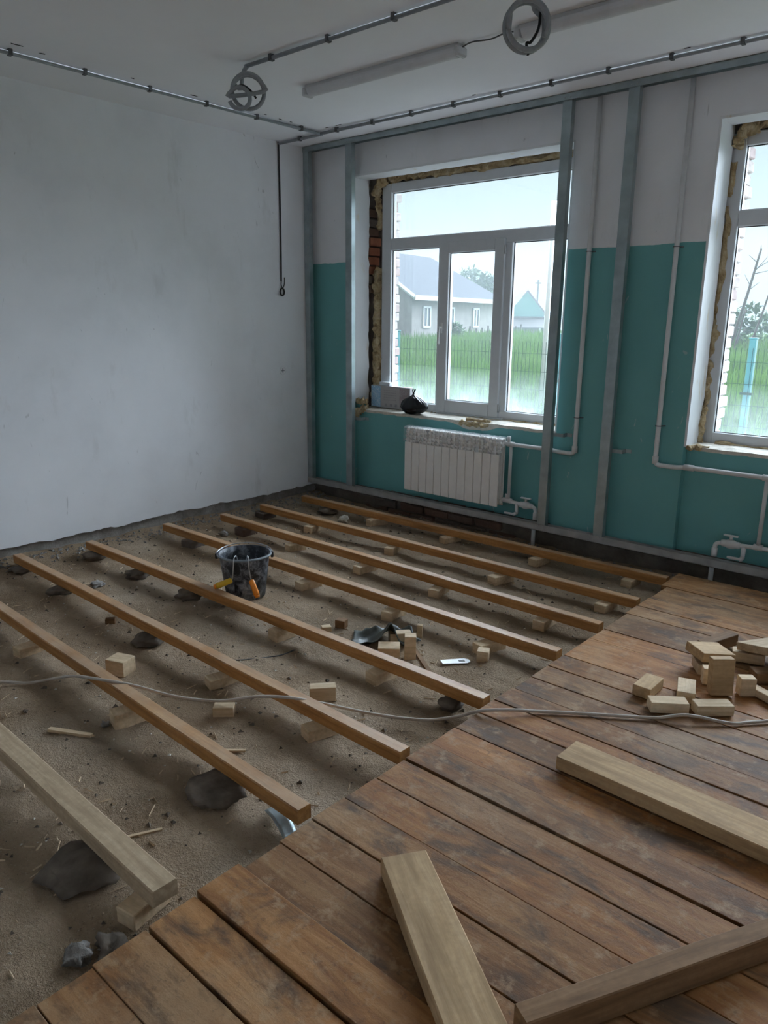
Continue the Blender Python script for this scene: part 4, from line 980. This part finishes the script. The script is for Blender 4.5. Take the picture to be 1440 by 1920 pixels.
for i in range(70000):
    u = R.random(); d = 8.5 + 34*u**1.25; a = math.radians(R.uniform(12, 52))   # the wedge that the windows look out on
    x = cx_ - math.sin(a)*d; y = cy_ + math.cos(a)*d
    if y < 3.6 or (x < -18.8 and 24 < y < 36): continue
    g = og(x, y); h = R.uniform(.45, .95)*(1+.35*noise.noise(Vector((x*.5, y*.5, 3)))); wdt = .006+.0011*d
    th = R.random()*PI; ln = R.uniform(-.25, .25); lm = R.uniform(-.25, .25); k = len(vs)
    ux, uy = math.cos(th)*wdt, math.sin(th)*wdt
    vs.extend([(x-ux, y-uy, g-.02), (x+ux, y+uy, g-.02), (x+ux*.7+ln*h*.4, y+uy*.7+lm*h*.4, g+h*.6), (x-ux*.7+ln*h*.4, y-uy*.7+lm*h*.4, g+h*.6), (x+ln*h, y+lm*h, g+h)])
    fs.extend([(k, k+1, k+2, k+3), (k+3, k+2, k+4)])
tag(pydata('tall_grass', vs, fs, MT['grass']), 'tall green grass growing across the yard outside', 'grass', kind='stuff')

# mesh fence with teal posts
MT['tealpost'] = plain('teal_post_paint', (.045, .20, .215), .5, var=.08)
MT['wire'] = plain('green_wire', (.018, .045, .035), .9, spec=.1)
FY = 3.0
def fence(xa, xb, posts, label):
    t = empty('mesh_fence', ((xa+xb)/2, FY, -.7)); off = t.location.copy()
    for x in posts:
        bm = bmesh.new(); bx(bm, (x-.03, FY-.03, -.85), (x+.03, FY+.03, 1.46), .004); bx(bm, (x-.035, FY-.035, 1.46), (x+.035, FY+.035, 1.475), .003); link('post', bm, MT['tealpost'], t)
        for z in (.1, .95):
            bm = bmesh.new(); bx(bm, (x-.055, FY-.045, z), (x+.055, FY-.030, z+.022)); link('bracket', bm, MT['wire'], t)
    bm = bmesh.new(); x = xa; r = .0018
    while x < xb: bx(bm, (x-r, FY-.04-r, -.60), (x+r, FY-.04+r, 1.38)); x += .05
    z = -.55
    while z < 1.38: bx(bm, (xa, FY-.044-r, z-r), (xb, FY-.044+r, z+r)); z += .20
    o = link('wire_mesh', bm, MT['wire'], t); o['kind'] = 'stuff'
    for o in [c for c in bpy.data.objects if c.parent == t]: o.location -= off
    tag(t, label, 'fence')
fence(-9.0, 7.0, [-6.62, -4.13, -1.60, .75, 2.735, 5.2], 'green wire mesh fence on teal posts in front of the tall grass')
# near pale pole outside
tag(tubeobj('white_pole', [(-2.03, 7.59, og(-2.03, 7.59)-.1), (-2.02, 7.59, 3.6)], .045, MT['pipe'], seg=12), 'white upright pole standing in the yard grass', 'pole')

# the white brick house with the grey hipped roof
MT['hwall'] = plain('whitewashed_house_brick', (.32, .295, .28), .85, var=.10, scale=3)
MT['slate'] = plain('grey_slate_roof', (.055, .065, .085), .8, var=.08, scale=4)
MT['trimwhite'] = plain('white_house_trim', (.72, .74, .76), .6)
MT['dpane'] = plain('dark_house_pane', (.10, .13, .16), .2)
MT['tealboard'] = plain('teal_house_board', (.16, .42, .43), .7, var=.1)
MT['greyroof'] = plain('weathered_roof', (.20, .19, .19), .85, var=.1)
MT['darkwood'] = plain('dark_shed_wood', (.07, .06, .06), .8, var=.2)
hb = empty('white_house', (-19.2, 24.82, 0), (0, 0, math.atan2(33.9-24.82, -20.33+19.2)))   # local x runs along the front, local y goes back
L, D, hE = 9.3, 6.4, 2.86
bm = bmesh.new(); bx(bm, (0, 0, -.6), (L, D, hE))
gv = [bm.verts.new(p) for p in ((0, 0, hE), (0, D, hE), (0, D/2, 4.95))]; bm.faces.new(gv); link('walls', bm, MT['hwall'], hb)
bm = bmesh.new()
ov = .45; A = [(-ov, -ov, hE-.12), (L+ov, -ov, hE-.12), (L+ov, D+ov, hE-.12), (-ov, D+ov, hE-.12), (-ov, D/2, 5.12), (L-2.3, D/2, 5.12)]
V = [bm.verts.new(p) for p in A]
for f in ((0, 1, 5, 4), (1, 2, 5), (2, 3, 4, 5)): bm.faces.new([V[k] for k in f])
bmesh.ops.solidify(bm, geom=bm.faces[:], thickness=.12); link('roof', bm, MT['slate'], hb)
bm = bmesh.new(); bx(bm, (-ov, -ov-.02, hE-.30), (L+ov, -ov+.03, hE-.08)); link('eave_board', bm, MT['trimwhite'], hb)
bm = bmesh.new()
for sgn in (0, 1):
    q0 = Vector((-ov-.02, -ov if not sgn else D+ov, hE-.18)); q1 = Vector((-ov-.02, D/2, 5.06))
    tube(bm, [q0, q1], .11, 4)
link('barge_board', bm, MT['trimwhite'], hb)
for x in (1.0, 3.45, 6.35):
    f = bmesh.new(); z0, z1, ww = 1.24, 2.30, .75
    for lo, hi in (((x, -.06, z0), (x+.09, .02, z1)), ((x+ww-.09, -.06, z0), (x+ww, .02, z1)), ((x, -.06, z1-.09), (x+ww, .02, z1)), ((x, -.06, z0), (x+ww, .02, z0+.09)), ((x+ww/2-.03, -.05, z0), (x+ww/2+.03, .02, z1))): bx(f, lo, hi)
    wo_ = link('window', f, MT['trimwhite'], hb); f = bmesh.new(); bx(f, (x+.08, -.02, z0+.08), (x+ww-.08, -.005, z1-.08)); link('pane', f, MT['dpane'], wo_)
tag(hb, 'white brick house with a grey slate roof beyond the yard grass', 'house')
# teal gabled house further off
hd = Vector((-20.83-4.857, 38.29+4.605)).normalized(); ds = 66
p2 = Vector((4.857, -4.605)) + hd*ds
h2 = empty('teal_house', (p2.x, p2.y, 0), (0, 0, math.atan2(hd.x, -hd.y)+PI+.12)); s2 = ds/50
zE = 1.6+(588-572)/1403*ds; zA = 1.6+(588-537)/1403*ds
bm = bmesh.new(); bx(bm, (-1.45, .0, -.8), (1.45, 6, zE)); gv = [bm.verts.new(p) for p in ((-1.45, 0, zE), (1.45, 0, zE), (0, 0, zA))]; bm.faces.new(gv); link('walls', bm, MT['tealboard'], h2)
bm = bmesh.new(); V = [bm.verts.new(p) for p in ((-1.75, -.3, zE-.25), (0, -.3, zA+.15), (1.75, -.3, zE-.25), (-1.75, 6.3, zE-.25), (0, 6.3, zA+.15), (1.75, 6.3, zE-.25))]
bm.faces.new((V[0], V[1], V[4], V[3])); bm.faces.new((V[1], V[2], V[5], V[4])); bmesh.ops.solidify(bm, geom=bm.faces[:], thickness=.12); link('roof', bm, MT['greyroof'], h2)
bm = bmesh.new(); zP = 1.6+(588-600)/1403*ds
V = [bm.verts.new(p) for p in ((-2.6, -.1, zE-.35), (2.6, -.1, zE-.35), (2.6, -2.2, zP+.10), (-2.6, -2.2, zP+.10))]; bm.faces.new(V); bmesh.ops.solidify(bm, geom=bm.faces[:], thickness=.1); link('porch_roof', bm, MT['greyroof'], h2)
bm = bmesh.new(); bx(bm, (-2.5, -.6, -.8), (2.5, -.05, zE-.45)); link('porch_wall', bm, MT['darkwood'], h2)
for x in (-2.4, -.6, .9, 2.4):
    bm = bmesh.new(); bx(bm, (x-.06, -2.1, -.8), (x+.06, -1.98, zP+.06)); link('porch_post', bm, MT['trimwhite'], h2)
bm = bmesh.new(); bx(bm, (1.04, 2, zE), (1.18, 2.14, zA+1.05)); bx(bm, (.86, 2.02, zA+.75), (1.36, 2.12, zA+.84)); link('mast', bm, MT['greyroof'], h2)
tag(h2, 'small house with a teal gable and a porch, beside the white house', 'house')
# picket fence by the white house
t = empty('picket_fence', (-17.8, 29, .2))
bm = bmesh.new(); bx(bm, (-.02, -.05, -.3), (.02, .05, 1.15)); p0 = link('picket', bm, MT['darkwood'], t, loc=(0, -1.2, 0))
for k in range(1, 10): inst(p0, 'picket', (R.uniform(-.03, .03), -1.2+k*.55, R.uniform(-.15, .1)), (0, 0, 0), t)
bm = bmesh.new(); bx(bm, (.02, -3.4, .75), (.05, 4.0, .82)); link('rail', bm, MT['darkwood'], t)
tag(t, 'thin dark picket fence before the white house', 'fence')
# trees and shrubs
MT['leaf'] = plain('tree_leaf', (.07, .13, .055), .8, var=.3, scale=2)
MT['bark'] = plain('grey_bark', (.12, .10, .085), .9, var=.2)
def leafy(name, c, rad, n, label, cat, sz, trunk=True, mat='leaf', sd=1):
    t = empty(name, c); RR = random.Random(sd); vs = []; fs = []
    blobs = [(Vector((RR.uniform(-.55, .55)*rad[0], RR.uniform(-.55, .55)*rad[0], rad[1]*RR.uniform(.5, 1.0))), RR.uniform(.35, .6)*rad[0]) for _ in range(9)]
    for i in range(n):
        q, r = RR.choice(blobs); d = Vector((RR.gauss(0, 1), RR.gauss(0, 1), RR.gauss(0, 1))).normalized()*r*RR.uniform(.6, 1); p = q+d
        a = Vector((RR.gauss(0, 1), RR.gauss(0, 1), RR.gauss(0, 1))).normalized(); b_ = a.cross(Vector((RR.gauss(0, 1), RR.gauss(0, 1), 1))).normalized(); k = len(vs); s = sz*RR.uniform(.6, 1.3)
        vs.extend([tuple(p-a*s), tuple(p+b_*s*.5), tuple(p+a*s), tuple(p-b_*s*.5)]); fs.append((k, k+1, k+2, k+3))
    o = pydata('foliage', vs, fs, MT[mat], t)
    if trunk:
        bm = bmesh.new(); tube(bm, [(0, 0, -.3), (.1, 0, rad[1]*.45), (0, .1, rad[1]*.8)], [.16, .12, .06], 8); 
        for q, r in blobs[:6]: tube(bm, [(.05, 0, rad[1]*.4), tuple(q)], [.06, .02], 6)
        link('trunk', bm, MT['bark'], t, smooth=True)
    tag(t, label, cat)
leafy('tree', (-31.5, 49.0, .3), (2.3, 4.7), 3500, 'leafy tree rising behind the white house', 'tree', .20, sd=4)
leafy('tree', (-36.0, 54.0, .3), (1.9, 4.2), 1800, 'smaller tree behind the white house, beside the bigger tree', 'tree', .18, sd=6)
leafy('bush', (-16.6, 24.8, .15), (.75, 1.3), 900, 'green bush in front of the white house corner', 'bush', .10, sd=9)
leafy('bush', (-4.4, 26.0, .25), (1.8, 1.6), 1500, 'green thicket at the foot of the leaning trunks', 'bush', .14, sd=12)
bm = bmesh.new()
t = empty('leaning_trunk', (-4.1, 24.2, .2))
for k, (a, b_, r) in enumerate([((0, 0, 0), (.75, .1, 3.9), .07), ((.15, 0, 0), (.45, .2, 1.9), .05), ((.55, .3, 0), (1.25, .3, 3.0), .05)]):
    bm = bmesh.new(); a = Vector(a); b_ = Vector(b_); tube(bm, smoothpts([a, a.lerp(b_, .5)+Vector((.04, 0, 0)), b_], 4), [r*(1-.06*q) for q in range(9)], 7); link('stem', bm, MT['bark'], t, smooth=True)
bm = bmesh.new()
for q in range(9):
    a = Vector((.75*R.uniform(.3, 1), .1, 0)); a.z = a.x/.75*3.9; tube(bm, [a, a+Vector((R.uniform(-.6, .6), R.uniform(-.3, .3), R.uniform(.1, .6)))], [.018, .006], 5)
link('twigs', bm, MT['bark'], t)
tag(t, 'bare leaning trunks with thin twigs in the fog', 'tree')

# ------------------------------------------------------------------ morning fog over the yard
m = bpy.data.materials.new('fog'); m.use_nodes = True; tt = m.node_tree; tt.nodes.clear()
vo = tt.nodes.new('ShaderNodeVolumeScatter'); vo.inputs['Color'].default_value = (.86, .93, 1.0, 1); vo.inputs['Density'].default_value = FOG; vo.inputs['Anisotropy'].default_value = .0
oo = tt.nodes.new('ShaderNodeOutputMaterial'); tt.links.new(vo.outputs[0], oo.inputs['Volume'])
bm = bmesh.new(); bx(bm, (-70, 6.5, -3), (25, 75, 9)); tag(link('fog', bm, m), 'pale morning fog hanging over the yard and houses', 'fog', kind='stuff')
